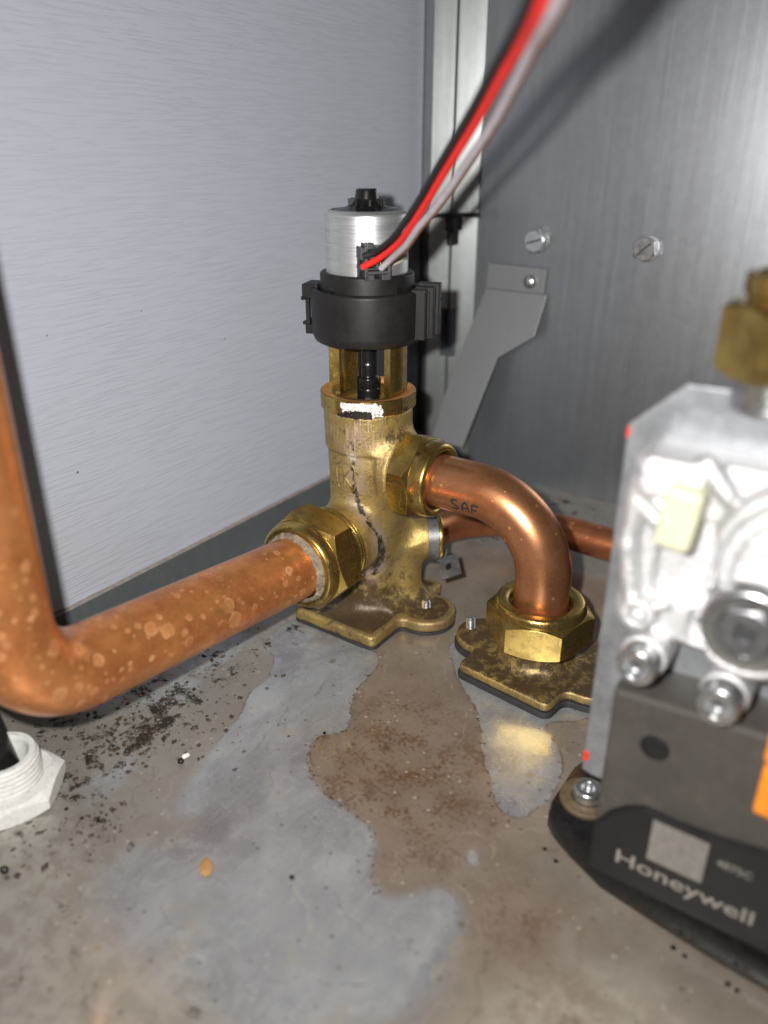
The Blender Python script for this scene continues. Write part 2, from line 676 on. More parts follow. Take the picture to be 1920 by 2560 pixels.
def m_can():
    n = NT('brushed_zinc_can')
    br = n.noise(1, 4, 0.7, n.vec((60, 60, 2600)))
    bl = n.noise(120, 4, 0.7)
    c = n.mix(n.mr(br, 0.3, 0.7, 0, 1), (0.42, 0.44, 0.43), (0.70, 0.72, 0.71))
    c = n.mix(n.ma('MULTIPLY', n.ss(bl, 0.55, 0.72), 0.35), c, (0.36, 0.38, 0.37))
    st = n.noise(1, 3, 0.6, n.vec((90, 90, 1500)))
    c = n.mix(n.ma('MULTIPLY', n.ss(st, 0.62, 0.70), 0.55), c, (0.20, 0.20, 0.20))
    n.bump(br, 0.00006, 0.6)
    return n.set(col=c, metal=0.82, rough=n.mr(br, 0.3, 0.7, 0.34, 0.46))


def m_plain(name, col, rough=0.5, metal=0.0, var=0.25, scale=120, bump=0.0, bscale=900, dust=None, dustamt=0.0, spec=0.5, bev=0.0):
    n = NT(name)
    if bev:
        n.bevel(bev)
    a = n.noise(scale, 5, 0.65)
    f = n.noise(scale * 9, 3, 0.6)
    c = n.mix(n.mr(n.ma('ADD', n.ma('MULTIPLY', a, 0.7), n.ma('MULTIPLY', f, 0.3)), 0.3, 0.7, 0, 1),
              tuple(q * (1 - var) for q in col), tuple(min(1, q * (1 + var)) for q in col))
    if dust:
        d = n.ss(n.noise(scale * 2.6, 6, 0.8), 0.62 - dustamt * 0.2, 0.80)
        c = n.mix(n.ma('MULTIPLY', d, dustamt), c, dust)
    if bump:
        n.bump(n.noise(bscale, 3, 0.6), bump, 0.7)
    return n.set(col=c, metal=metal, rough=n.mr(a, 0.3, 0.7, rough * 0.85, min(1, rough * 1.15)), spec=spec)


def m_panel():
    n = NT('grained_grey_panel')
    g = n.noise(1, 2, 0.5, n.vec((1, 55, 900)), dist=0.25)
    g2 = n.noise(1, 2, 0.5, n.vec((1, 110, 1900)))
    patch = n.noise(26, 3, 0.6)
    k = n.ma('ADD', n.ma('MULTIPLY', n.ss(g, 0.46, 0.64), n.mr(patch, 0.35, 0.65, 0.6, 1.0)), n.ma('MULTIPLY', g2, 0.3))
    c = n.mix(n.ma('MULTIPLY', k, 0.17), (0.352, 0.370, 0.424), (0.25, 0.264, 0.305))
    sm = n.noise(9, 4, 0.6)
    c = n.mix(n.ma('MULTIPLY', n.ss(sm, 0.5, 0.72), 0.16), c, (0.30, 0.295, 0.29))
    c = n.mix(n.ma('MULTIPLY', n.ss(n.noise(70, 6, 0.8), 0.66, 0.76), 0.25), c, (0.46, 0.45, 0.42))
    d = n.voro(38)
    c = n.mix(n.ss(d.outputs['Distance'], 0.028, 0.016), c, (0.10, 0.09, 0.08))
    c = n.mix(n.ma('MULTIPLY', n.ss(n.noise(260, 2, 0.5), 0.80, 0.84), 0.6), c, (0.45, 0.32, 0.17))
    n.bump(k, 0.00036, 0.42)
    n.bump(n.noise(2200, 2, 0.5), 0.00004, 0.5)
    return n.set(col=c, rough=0.62, spec=0.3)


def m_floor():
    n = NT('stained_galvanised_floor')
    big = n.noise(30, 5, 0.6)
    med = n.noise(150, 5, 0.7)
    fine = n.noise(900, 4, 0.7)
    micro = n.noise(3200, 2, 0.6)
    wob = n.ma('ADD', n.mr(n.noise(60, 2, 0.5), 0.3, 0.7, -1.1, 1.1), n.mr(n.noise(420, 4, 0.6), 0.3, 0.7, -0.3, 0.3))
    wob2 = n.mr(n.noise(45, 4, 0.6), 0.3, 0.7, -5, 5)
    # brown-grey mineral film
    film = n.mix(n.mr(big, 0.35, 0.68, 0, 1), (0.160, 0.122, 0.090), (0.272, 0.230, 0.186))
    film = n.mix(n.ma('MULTIPLY', n.ss(med, 0.5, 0.75), 0.5), film, (0.185, 0.140, 0.108))
    film = n.mix(n.ma('MULTIPLY', n.ss(n.noise(420, 5, 0.75), 0.55, 0.72), 0.35), film, (0.34, 0.31, 0.28))
    pal = n.ss(n.ma('ADD', n.attr('pale'), wob2), 10, -12)
    film = n.mix(n.ma('MULTIPLY', pal, 0.8), film, n.mix(n.ss(med, 0.35, 0.65), (0.45, 0.405, 0.33), (0.29, 0.255, 0.205)))  # paler film; on the near floor it also paints in flash brightness
    mo = n.noise(230, 6, 0.8)
    film = n.mix(n.ma('MULTIPLY', n.ss(mo, 0.56, 0.70), n.mr(n.noise(33, 3, 0.6), 0.38, 0.62, 0.15, 0.85)), film, (0.125, 0.085, 0.055))
    film = n.mix(n.ma('MULTIPLY', n.ss(n.noise(480, 5, 0.8), 0.60, 0.74), 0.5), film, (0.40, 0.36, 0.30))
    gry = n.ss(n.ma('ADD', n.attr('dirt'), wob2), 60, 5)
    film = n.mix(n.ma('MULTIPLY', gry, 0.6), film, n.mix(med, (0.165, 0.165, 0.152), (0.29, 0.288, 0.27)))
    # bare bluish zinc inside the patches
    z1 = n.noise(42, 5, 0.65, n.vec((1, 0.55, 1), (0, 0, 0.5)), dist=0.5)
    zinc = n.mix(n.mr(z1, 0.34, 0.66, 0, 1), (0.22, 0.235, 0.262), (0.40, 0.425, 0.445))
    zinc = n.mix(n.ma('MULTIPLY', n.ss(n.noise(26, 3, 0.6), 0.52, 0.68), 0.75), zinc, (0.20, 0.192, 0.212))
    zinc = n.mix(n.ma('MULTIPLY', n.ss(n.noise(60, 4, 0.6), 0.55, 0.72), 0.7), zinc, (0.37, 0.345, 0.27))
    zinc = n.mix(n.ma('MULTIPLY', n.ss(fine, 0.52, 0.72), 0.45), zinc, (0.47, 0.465, 0.45))
    zinc = n.mix(n.ma('MULTIPLY', n.ss(n.noise(1300, 3, 0.7), 0.58, 0.7), 0.4), zinc, (0.15, 0.145, 0.15))
    zinc = n.mix(n.ma('MULTIPLY', n.ss(n.noise(85, 6, 0.75, dist=0.6), 0.53, 0.66), 0.6), zinc, (0.45, 0.445, 0.42))
    sc = None
    for sv, rt in (((6, 0.2, 1), 0.6), ((0.2, 6, 1), 0.25), ((5, 0.3, 1), -0.5), ((7, 0.15, 1), 1.15)):
        x = n.noise(110, 2, 0.5, n.vec(sv, (0, 0, rt)))
        ln = n.ma('MULTIPLY', n.ss(n.ma('ABSOLUTE', n.ma('SUBTRACT', x, 0.52)), 0.02, 0.004), n.ss(n.noise(40, 3, 0.6, n.vec(rot=(0, 0, rt * 3))), 0.48, 0.62))
        sc = ln if sc is None else n.ma('MAXIMUM', sc, ln)
    zinc = n.mix(n.ma('MULTIPLY', sc, 0.32), zinc, (0.52, 0.53, 0.54))
    sd = n.ma('ADD', n.attr('patch'), wob)
    ew = n.attr('edge')
    inz = n.ma('SUBTRACT', 1.0, n.ss(sd, n.ma('MULTIPLY', ew, -1.0), ew))
    soft = n.ss(n.ma('ADD', n.attr('soft'), n.ma('ADD', wob2, wob)), 5, -6)
    inz = n.ma('MAXIMUM', n.ma('MULTIPLY', inz, n.mr(big, 0.3, 0.7, 0.72, 1.0)), n.ma('MULTIPLY', soft, 0.7))
    c = n.mix(inz, film, zinc)
    # tide line of dirt round each patch
    line = n.ma('MULTIPLY', n.ss(n.ma('ABSOLUTE', n.ma('SUBTRACT', sd, 0.4)), 0.6, 0.05), n.ss(n.noise(150, 5, 0.75), 0.40, 0.60))
    line = n.ma('MULTIPLY', line, n.ss(ew, 4.5, 0.8))
    # older, fainter tide lines inside the patches and out on the film
    sd2 = n.ma('ADD', n.attr('patch'), n.mr(n.noise(26, 4, 0.6), 0.3, 0.7, -7, 7))
    for off, colr, am in ((7.0, (0.46, 0.455, 0.43), 0.4), (15.0, (0.17, 0.165, 0.17), 0.45), (24.0, (0.44, 0.42, 0.36), 0.4), (-6.0, (0.34, 0.29, 0.22), 0.45), (-14.0, (0.11, 0.08, 0.055), 0.35)):
        dd_ = n.ma('ADD', sd2, off)
        t1 = n.ma('MULTIPLY', n.ss(n.ma('ABSOLUTE', dd_), 0.8, 0.1), n.ss(n.noise(90, 4, 0.7), 0.42, 0.60))
        c = n.mix(n.ma('MULTIPLY', t1, am), c, colr)
        if off > 0:
            c = n.mix(n.ma('MULTIPLY', n.ss(dd_, 1.0, -6.0), 0.16), c, (0.42, 0.43, 0.425) if off != 15.0 else (0.15, 0.148, 0.165))
    c = n.mix(n.ma('MULTIPLY', line, 0.72), c, (0.075, 0.048, 0.03))
    # rust stippling
    ru = n.ss(n.attr('rust'), 34, -4)
    rs = n.ma('MULTIPLY', ru, n.ss(n.ma('ADD', n.noise(560, 5, 0.8), n.ma('MULTIPLY', n.noise(75, 4, 0.65), 0.75)), 0.86, 0.99))
    rs = n.ma('MULTIPLY', rs, n.ma('SUBTRACT', 1.0, n.ma('MULTIPLY', inz, 0.85)))
    c = n.mix(n.ma('MULTIPLY', n.ma('MULTIPLY', ru, n.ma('SUBTRACT', 1.0, inz)), 0.32), c, (0.185, 0.108, 0.062))
    c = n.mix(n.ma('MULTIPLY', rs, 0.75), c, (0.10, 0.042, 0.015))
    # black-brown grime: blotches and peppering
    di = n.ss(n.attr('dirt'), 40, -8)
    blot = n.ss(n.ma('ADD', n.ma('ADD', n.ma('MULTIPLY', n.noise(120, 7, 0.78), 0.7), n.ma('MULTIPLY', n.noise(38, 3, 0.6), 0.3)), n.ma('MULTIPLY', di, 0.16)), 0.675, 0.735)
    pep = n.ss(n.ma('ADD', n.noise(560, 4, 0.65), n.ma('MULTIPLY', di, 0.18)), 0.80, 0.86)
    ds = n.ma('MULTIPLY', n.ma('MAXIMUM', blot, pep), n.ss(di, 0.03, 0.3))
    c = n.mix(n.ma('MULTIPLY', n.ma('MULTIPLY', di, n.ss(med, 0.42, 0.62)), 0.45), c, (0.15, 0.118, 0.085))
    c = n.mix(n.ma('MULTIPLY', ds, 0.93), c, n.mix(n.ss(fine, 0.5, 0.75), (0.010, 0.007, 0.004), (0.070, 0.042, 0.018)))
    # sparse specks anywhere
    v = n.voro(95)
    sep = n.node('ShaderNodeSeparateColor')
    n.L(v.outputs['Color'], sep.inputs[0])
    rad = n.ma('MULTIPLY', n.ss(sep.outputs[0], 0.6, 1.0), 0.14)
    spk = n.ma('MULTIPLY', n.ss(n.ma('SUBTRACT', v.outputs['Distance'], rad), 0.06, -0.04), n.ss(rad, 0.01, 0.03))
    c = n.mix(n.ma('MULTIPLY', spk, 0.5), c, n.mix(sep.outputs[1], (0.05, 0.035, 0.02), (0.30, 0.19, 0.08)))
    v2 = n.voro(420)
    sep2 = n.node('ShaderNodeSeparateColor')
    n.L(v2.outputs['Color'], sep2.inputs[0])
    rad2 = n.ma('MULTIPLY', n.ss(sep2.outputs[0], 0.72, 1.0), 0.3)
    spk2 = n.ma('MULTIPLY', n.ss(n.ma('SUBTRACT', v2.outputs['Distance'], rad2), 0.04, -0.03), n.ss(rad2, 0.01, 0.03))
    c = n.mix(n.ma('MULTIPLY', spk2, 0.5), c, n.mix(n.ss(sep2.outputs[1], 0.5, 0.6), (0.07, 0.05, 0.035), (0.46, 0.43, 0.36)))
    n.bump(n.ma('ADD', n.ma('MULTIPLY', ds, 1.5), n.ma('ADD', fine, n.ma('MULTIPLY', micro, 0.6))), 0.00016, 0.7)
    n.bump(n.ma('MULTIPLY', inz, -1.0), 0.00012, 0.5)
    n.bump(n.noise(60, 3, 0.5), 0.0006, 0.25)
    rough = n.mr(n.ma('SUBTRACT', n.ma('ADD', med, n.ma('MULTIPLY', ds, -0.6)), n.ma('MULTIPLY', inz, 0.14)), 0.1, 1.0, 0.20, 0.52)
    return n.set(coat=n.ma('MULTIPLY', n.mr(n.noise(24, 3, 0.6), 0.38, 0.6, 0.25, 0.8), n.ma('SUBTRACT', 1.0, ds)), coatr=0.12, spec=n.mr(ds, 0, 1, 0.5, 0.18), col=c, metal=n.mr(n.ma('SUBTRACT', inz, ds), 0, 1, 0.22, 0.42), rough=rough)


M = dict(
    panel=m_panel(), floor=m_floor(),
    galv=m_galv('galvanised_wall', (0.275, 0.290, 0.308), 0.37, 0.86, 1.0, 0.16),
    strip=m_galv('galvanised_channel', (0.27, 0.29, 0.29), 0.34, 0.8, 0.9, 0.05),
    skirt=m_galv('dark_zinc_skirting', (0.105, 0.118, 0.125), 0.55, 0.35, 1.2, 0.35),
    ledge=m_plain('dusty_ledge', (0.26, 0.22, 0.185), 0.9, 0, 0.35, 300, 0.0002),
    bracket=m_galv('dull_zinc_bracket', (0.235, 0.24, 0.245), 0.55, 0.5, 0.5, 0.1),
    brass=m_brass_cut(), cast=m_brass_cast(),
    copper=m_copper('spotted_copper', (0.72, 0.29, 0.10), (0.50, 0.175, 0.058), (0.74, 0.42, 0.20), 140, 0.66, 0.55, 0.68),
    copper2=m_copper('clean_copper', (0.66, 0.30, 0.145), (0.49, 0.205, 0.092), (0.70, 0.36, 0.11), 240, 0.045, 0.9, 0.88),
    copper3=m_copper('dull_copper', (0.60, 0.23, 0.10), (0.42, 0.15, 0.07), (0.62, 0.30, 0.14), 260, 0.1, 0.3),
    black=m_plain('black_plastic', (0.012, 0.0112, 0.0112), 0.48, 0, 0.25, 160, 0.00006, 1800, (0.07, 0.06, 0.045), 0.22, spec=0.3),
    blackg=m_plain('glossy_black_plastic', (0.008, 0.008, 0.008), 0.25, 0, 0.2, 160),
    blackdust=m_plain('dusty_black_module', (0.060, 0.053, 0.047), 0.6, 0, 0.22, 60, 0.00006, 900, (0.17, 0.15, 0.13), 0.5),
    rubber=m_plain('black_rubber', (0.008, 0.008, 0.008), 0.27, 0, 0.3, 200, 0.0002, 500, (0.07, 0.06, 0.05), 0.4),
    gasket=m_plain('dark_fibre_gasket', (0.02, 0.02, 0.022), 0.65, 0, 0.4, 200, 0.0002, 800, (0.07, 0.06, 0.05), 0.5),
    socket=m_plain('grey_black_plastic', (0.055, 0.053, 0.058), 0.4, 0, 0.2, 300, bev=0.0002),
    can=m_can(),
    steel=m_plain('bright_steel', (0.55, 0.56, 0.57), 0.28, 0.95, 0.15, 300, 0.00003),
    steeld=m_plain('dull_steel', (0.22, 0.22, 0.23), 0.42, 0.8, 0.3, 300, 0.00005),
    zincb=m_plain('blue_zinc_sheet', (0.34, 0.355, 0.375), 0.40, 0.7, 0.35, 70, 0.00004, bev=0.0004),
    alu=m_plain('cast_aluminium', (0.72, 0.715, 0.72), 0.46, 0.72, 0.25, 90, 0.0006, 1400, (0.30, 0.28, 0.26), 0.4),
    orange=m_plain('orange_plastic', (0.85, 0.27, 0.02), 0.4),
    yellow=m_plain('pale_yellow_plastic', (0.60, 0.60, 0.42), 0.5, 0, 0.1),
    red=m_plain('red_wire_sheath', (0.72, 0.022, 0.016), 0.42, 0, 0.15, 200),
    greyw=m_plain('grey_wire_sheath', (0.40, 0.37, 0.40), 0.5, 0, 0.2, 200, 0, 900, (0.2, 0.18, 0.2), 0.4),
    brownw=m_plain('brown_wire_sheath', (0.25, 0.085, 0.02), 0.45, 0, 0.2, 200),
    blackw=m_plain('black_wire_sheath', (0.012, 0.012, 0.013), 0.5, 0, 0.3, 200),
    redp=m_plain('red_paint', (0.62, 0.04, 0.018), 0.55),
    whitep=m_plain('white_marker_paint', (0.66, 0.64, 0.62), 0.7, 0, 0.2, 700, 0.0001, 900, (0.25, 0.19, 0.14), 0.7),
    chalk=m_plain('chalky_deposit', (0.42, 0.38, 0.32), 0.9, 0, 0.35, 500, 0.0002, 800, (0.16, 0.12, 0.08), 0.9),
    tarnish=m_plain('tarnished_washer', (0.14, 0.105, 0.06), 0.6, 0.4, 0.4, 300, 0.0001),
    blackp=m_plain('black_marker_ink', (0.012, 0.011, 0.010), 0.4, 0, 0.5, 500, 0.0001, 900),
    ink=m_plain('black_print', (0.02, 0.015, 0.012), 0.6),
    print=m_plain('pale_print', (0.25, 0.23, 0.205), 0.6, 0, 0.1),
    label=m_plain('beige_label', (0.44, 0.39, 0.30), 0.55, 0, 0.1),
    sticker=m_plain('pale_grey_label', (0.20, 0.185, 0.165), 0.6, 0, 0.28, 420),
    rust=m_plain('rust_film', (0.40, 0.19, 0.055), 0.75, 0.1, 0.35, 300, 0.0001),
    scale=m_plain('limescale_crust', (0.22, 0.175, 0.125), 0.95, 0, 0.7, 200, 0.0009, 500, (0.035, 0.025, 0.015), 1.0),
    white=m_plain('white_nylon', (0.62, 0.62, 0.60), 0.35, 0, 0.06, 200, 0, 900, (0.30, 0.24, 0.16), 0.8),
    chip=m_plain('white_chip', (0.7, 0.68, 0.64), 0.6),
    bead=m_plain('black_bead', (0.012, 0.010, 0.008), 0.15),
    crumb=m_plain('dark_crumbs', (0.045, 0.030, 0.018), 0.55, 0, 0.6, 200),
    flake=m_plain('orange_flake', (0.34, 0.19, 0.075), 0.75, 0, 0.3, 600),
)
_g = NT('water')
M['water'] = _g.set(col=(1, 1, 1), rough=0.02, trans=1.0, ior=1.33)

# ================================================================== setting
PA = [(-227.0, 252.4), (-208.0, 250.6), (-190.0, 248.8), (-176.1, 252.5), (-170.3, 240.5), (-169.7, 226.6), (-165.1, 214.5), (-154.6, 198.9), (-163.6, 191.8), (-162.8, 184.5), (-155.3, 174.8), (-145.2, 168.9), (-134.1, 167.0), (-122.3, 166.1), (-115.3, 162.3), (-111.6, 155.4), (-106.5, 146.8), (-96.2, 144.6), (-91.9, 152.6), (-86.2, 158.7), (-79.2, 155.3), (-73.6, 148.4), (-70.1, 138.2), (-71.5, 128.8), (-72.1, 115.5), (-98.4, 93.2), (-113.0, 87.3), (-128.0, 91.5), (-142.1, 88.6), (-156.9, 87.3), (-171.2, 90.8), (-180.0, 99.3), (-178.2, 111.8), (-170.2, 126.8), (-169.8, 135.1), (-179.0, 130.3), (-184.4, 137.7), (-193.8, 160.6), (-196.9, 181.8), (-205.6, 197.9), (-204.8, 210.4), (-212.4, 222.1), (-224.5, 222.8), (-227.7, 239.4)]
PB = [(-153.5, 278.6), (-143.3, 261.2), (-127.6, 247.9), (-115.1, 236.4), (-104.2, 219.2), (-92.8, 203.6), (-85.8, 196.4), (-78.2, 197.3), (-74.8, 209.2), (-74.9, 221.6), (-77.3, 231.6), (-85.5, 241.6), (-94.7, 248.7), (-76.9, 261.1), (-80.3, 280.5), (-103.3, 284.6), (-128.4, 289.1), (-146.4, 290.7)]
PC = [(-87.1, 172.3), (-87.8, 176.0), (-85.2, 178.3), (-82.6, 175.4), (-81.5, 171.6), (-84.5, 170.1)]
PD = [(-210.7, 127.9), (-209.4, 137.5), (-215.4, 142.5), (-218.0, 131.6), (-217.1, 120.6), (-212.9, 119.4)]
xs = np.unique(np.concatenate([np.linspace(-294.5, 10, 245), np.linspace(10, 420, 22)]))
ys = np.unique(np.concatenate([np.linspace(-400, 20, 22), np.linspace(20, 475, 365)]))
X, Y = np.meshgrid(xs, ys, indexing='ij')
px, py = X.ravel(), Y.ravel()
nx, ny = len(xs), len(ys)
fv = np.stack([px, py, np.zeros_like(px)], 1)
ii, jj = np.meshgrid(np.arange(nx - 1), np.arange(ny - 1), indexing='ij')
k0 = (ii * ny + jj).ravel()
ff = np.stack([k0, k0 + ny, k0 + ny + 1, k0 + 1], 1)
def chaikin(P, n=3):
    P = np.array(P, float)
    for _ in range(n):
        Q = np.roll(P, -1, 0)
        P = np.stack([0.75 * P + 0.25 * Q, 0.25 * P + 0.75 * Q], 1).reshape(-1, 2)
    return P
PA, PB, PC = ([tuple(q) for q in chaikin(p_)] for p_ in (PA, PB, PC))
patch = np.minimum(np.minimum(polydist(px, py, PA), polydist(px, py, PB)), polydist(px, py, PC))
# loosen the lower (blurred, faint) edge of the big patch
soft = np.minimum(polydist(px, py, PD), np.hypot((px + 232) / 1.0, (py - 178) / 1.6) - 5)
soft = np.minimum(soft, np.hypot(px + 240, (py - 205) / 2) - 9)
rust = np.minimum.reduce([np.hypot(px + a, (py - b)) - c for a, b, c in ((152, 197, 3), (140, 190, 14), (124, 188, 16), (112, 180, 10), (140, 215, 6), (104, 212, 0), (60, 160, -6), (95, 140, -10), (118, 265, -4), (40, 140, -10), (130, 330, -2))])
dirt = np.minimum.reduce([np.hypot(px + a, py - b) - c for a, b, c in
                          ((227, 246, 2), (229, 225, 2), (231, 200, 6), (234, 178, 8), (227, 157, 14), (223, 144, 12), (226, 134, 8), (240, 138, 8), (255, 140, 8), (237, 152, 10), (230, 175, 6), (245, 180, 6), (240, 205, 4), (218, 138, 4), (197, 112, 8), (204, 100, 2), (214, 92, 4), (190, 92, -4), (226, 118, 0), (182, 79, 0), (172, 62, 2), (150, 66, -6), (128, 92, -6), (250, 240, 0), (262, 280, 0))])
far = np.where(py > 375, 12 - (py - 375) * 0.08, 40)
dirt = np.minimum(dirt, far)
pale = np.minimum(np.hypot((px + 120) / 2.2, (py - 75) / 1.2) - 26, np.hypot(px + 20, py - 120) - 40)
pale = np.minimum(pale, np.hypot(px + 215, py - 80) - 14)
pale = np.minimum(pale, (py - 108) * 0.8)  # whole near floor lightened in colour, standing in for flash falloff
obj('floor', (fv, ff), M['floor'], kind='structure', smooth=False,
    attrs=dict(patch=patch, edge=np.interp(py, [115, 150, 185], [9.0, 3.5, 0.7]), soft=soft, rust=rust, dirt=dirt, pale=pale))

lw = obj('left_wall', box(-302, -297.5, -400, 474, 20.8, 620), M['panel'], kind='structure', smooth=False)
sk = join(box(-296.0, -294.5, -400, 471, -2, 20.5), box(-302.5, -296.0, -400, 471, 18.6, 20.0))
obj('skirting', sk, M['skirt'], lw, smooth=False)
obj('ledge_dust', box(-297.4, -294.6, -400, 471, 20.5, 20.9), M['ledge'], lw, smooth=False)

bw = obj('back_wall', box(-305, 420, 475, 477, -2, 620), M['galv'], kind='structure', smooth=False)
# corner channel: two flanges meeting in a seam, with a slot cut through them
ca = [(0, -1), (13.8, -1), (13.8, 81), (9.6, 81), (9.6, 113), (13.8, 113), (13.8, 620), (0, 620)]
cb = [(14.9, -1), (31.4, -1), (31.4, 620), (14.9, 620), (14.9, 113), (19.6, 113), (19.6, 81), (14.9, 81)]
cdir = np.array((-254.6 + 284.2, 474.0 - 463.2))
cdir /= np.linalg.norm(cdir)
for poly in (ca, cb):
    v, f = extrude(poly, 0, 1.2, 0.35)
    v = np.stack([-284.2 + v[:, 0] * cdir[0] - v[:, 2] * cdir[1], 463.2 + v[:, 0] * cdir[1] + v[:, 2] * cdir[0], v[:, 1]], 1)
    obj('channel_flange', (v, f), M['strip'], bw, smooth=False)

# ------------------------------------------------------------------ wire clip in the corner
t = thing('wire_clip', 'thin black rod clipped across the corner channel above the bracket', 'clip', (-272, 470, 173))
obj('rod', tube([(-283, 455, 172.0), (-266, 459, 172.6), (-248, 464, 173.2)], 1.4, 16), M['black'], t)
obj('dark_blocks', join(box(-271, -264, 460, 472, 163, 171, 0.6), box(-269.5, -266, 460, 472, 154, 163, 0.8)), M['black'], t, smooth=False)  # two black blocks below the rod

# ------------------------------------------------------------------ hex screws on the back wall
def wall_screw(x, z, ang, label):
    t = thing('hex_screw', label, 'screw', (x, 475, z), 'hex head screws in the back wall')
    m = np.array([[1, 0, 0], [0, 0, -1], [0, 1, 0]], float)      # local z -> -Y
    obj('washer', tr(lathe(rprof([(0, 0.01), (7.5, 0.01), (7.5, 0.9), (5, 1.1)], 0.3), 48), m, (x, 475, z)), M['steeld'], t)
    obj('head', tr(hexnut(6.0, 5.6, 0.2, 5.85, phase=ang), m, (x, 474, z)), M['steel'], t, angle=25)
    obj('slot', tr(tr(box(-5.0, 5.0, -0.55, 0.55, 4.9, 5.75), rotz(ang + 5)), m, (x, 474, z)), M['gasket'], t, smooth=False)

wall_screw(-213.3, 159.4, 12, 'slotted hex screw directly above the bracket rivet, left of the two')
wall_screw(-146.1, 159.3, 38, 'slotted hex screw alone on the bare wall, right of the two')

# ------------------------------------------------------------------ bent zinc bracket
t = thing('metal_bracket', 'flat grey sheet metal arm riveted to the back wall and bent downward', 'bracket', (-225, 474, 135))
def brk(poly, yf, th=1.1):
    v, f = extrude(poly, 0, th, 0.25)
    return np.stack([v[:, 0], np.array([yf(z) for z in v[:, 1]]) + v[:, 2], v[:, 1]], 1), f
yb = lambda z: 472.6 - max(0, 128 - z) * 0.26
obj('tab', brk([(-246, 128.2), (-206, 128.2), (-205, 143.4), (-245.2, 144.0)], lambda z: 472.6), M['bracket'], t, smooth=False)
obj('arm', brk([(-246, 128), (-254, 98), (-263, 62), (-268.5, 28), (-244, 27), (-229.5, 87), (-206.8, 103), (-203.5, 128)], yb), M['bracket'], t, smooth=False)
obj('rivet', tr(lathe([(4.4, 0)] + [(4.4 * math.cos(a), 0.5 + 3.0 * math.sin(a)) for a in np.linspace(0, 1.57, 8)], 32),
                np.array([[1, 0, 0], [0, 0, -1], [0, 1, 0]], float), (-215.2, 472.6, 135)), M['steel'], t)

# ================================================================== brass three way valve
VX, VY = -203.0, 281.8
VD = -54.2                                   # azimuth of the side of the valve turned to the viewer
valve = thing('mixing_valve', 'cast brass three way valve bolted to the floor, holding up a black motor', 'valve', (VX, VY, 0))


def plate2d(x, y, hx, hy, ex, er, ey):
    sq = rbox2(x, y, hx, hy, 3.5)
    ear = np.hypot(np.maximum(np.abs(x) - ex, 0), y - ey) - er
    return smin(sq, ear, 5.0)


def body_sdf(x, y, z):
    rz = np.interp(z, [0, 26, 40, 55, 66, 88.0, 89.3, 110], [14.3, 14.6, 15.5, 17.4, 18.2, 18.6, 20.0, 20.2])
    rr = np.hypot(x, y)
    col = smax(smax(rr - rz, z - 107.0, 0.8), 3 - z, 1)
    lp = smax(np.hypot(x, z - 47.2) - 17.2, np.abs(y + 10) - 19, 1.0)
    rp = smax(np.hypot(y, z - 78.7) - 15.6, np.abs(x - 8) - 14.5, 1.0)
    su, sv = x * 0.766 + y * 0.643, -x * 0.643 + y * 0.766
    st = smax(np.hypot(sv, z - 38.8) - 10.0, np.abs(su - 16) - 17.0, 1.0)
    web = smax(np.hypot((su - 15) / 1.15, sv) - 9.5, np.abs(z - 20) - 17, 1.0)
    pl = rext(plate2d(x, y, 24.2, 31.5, 29.5, 14.5, 6.0), z, 4.1, 3.0, 1.9)
    dish = smax(smax(plate2d(x, y, 24.2, 31.5, 29.5, 14.5, 6.0) + 3.6, 5.7 - z, 0.8), y + 6.0, 3)
    pl = smax(pl, -dish, 0.8)
    rb_ = smax(np.hypot(y, z - 78.7) - 17.0, np.abs(x - 18.0) - 2.2, 0.8)
    rp = smin(rp, rb_, 1.5)
    d = smin(col, lp, 5.5)
    d = smin(d, rp, 7)
    d = smin(d, st, 5)
    d = smin(d, web, 6)
    d = smin(d, pl, 10)
    lump_ = np.sin(x * 0.42 + 1.3) * np.sin(y * 0.37 + 0.4) * np.sin(z * 0.33 + 2.1) + 0.3 * np.sin(x * 0.31 - y * 0.27 + 0.7) * np.sin(z * 0.21 + x * 0.17)
    return d + 0.2 * lump_ * np.clip((100 - z) / 12, 0, 1)


def on_body(azd, z, off=0.0):
    a = R(azd)
    r = 30.0
    for _ in range(40):
        d = float(body_sdf(np.array(r * math.cos(a)), np.array(r * math.sin(a)), np.array(float(z))))
        r -= max(d, 0) * 0.9
        if d < 0.01:
            break
    r += off
    return np.array((VX + r * math.cos(a), VY + r * math.sin(a), z))


h = 0.62
Gx, Gy, Gz = grid((-48, -35, 0.5), (48, 35, 109), h)
F = body_sdf(Gx, Gy, Gz)
bv, bf = surface_nets(F, (-48, -35, 0.5), h)
line = [on_body(a_, z_) - (VX, VY, 0) for a_, z_ in ((-71, 98), (-73, 92), (-75, 84), (-74, 76), (-72, 69), (-66, 64), (-57, 59), (-48, 54), (-42, 48), (-40, 42), (-42, 35), (-46, 28))]
dd, sp = linedist3(bv, line)
wid = np.interp(sp, [0, 0.1, 0.2, 0.4, 0.55, 0.65, 0.75, 0.9, 1.0], [0.0, 0.3, 0.9, 0.9, 0.4, 0.9, 2.6, 3.4, 1.2])
crack = dd - wid
gr = 1.5 - np.hypot(np.hypot(bv[:, 0] - 6, bv[:, 1] + 20) / 24, (bv[:, 2] - 8) / 26)
gr = np.maximum(gr, 0.75 - np.abs(bv[:, 2] - 7) / 14)
rim_ = plate2d(bv[:, 0], bv[:, 1], 24.2, 31.5, 29.5, 14.5, 6.0)
gr = np.where((bv[:, 2] < 8.5) & (rim_ > -3.2), gr - 0.75, gr + np.where(bv[:, 2] < 12, 0.25, 0))
gr = np.maximum(gr, 1.0 - linedist3(bv, [(17, -6, 101), (19, -8, 97), (21, -3, 95)])[0] / 7)
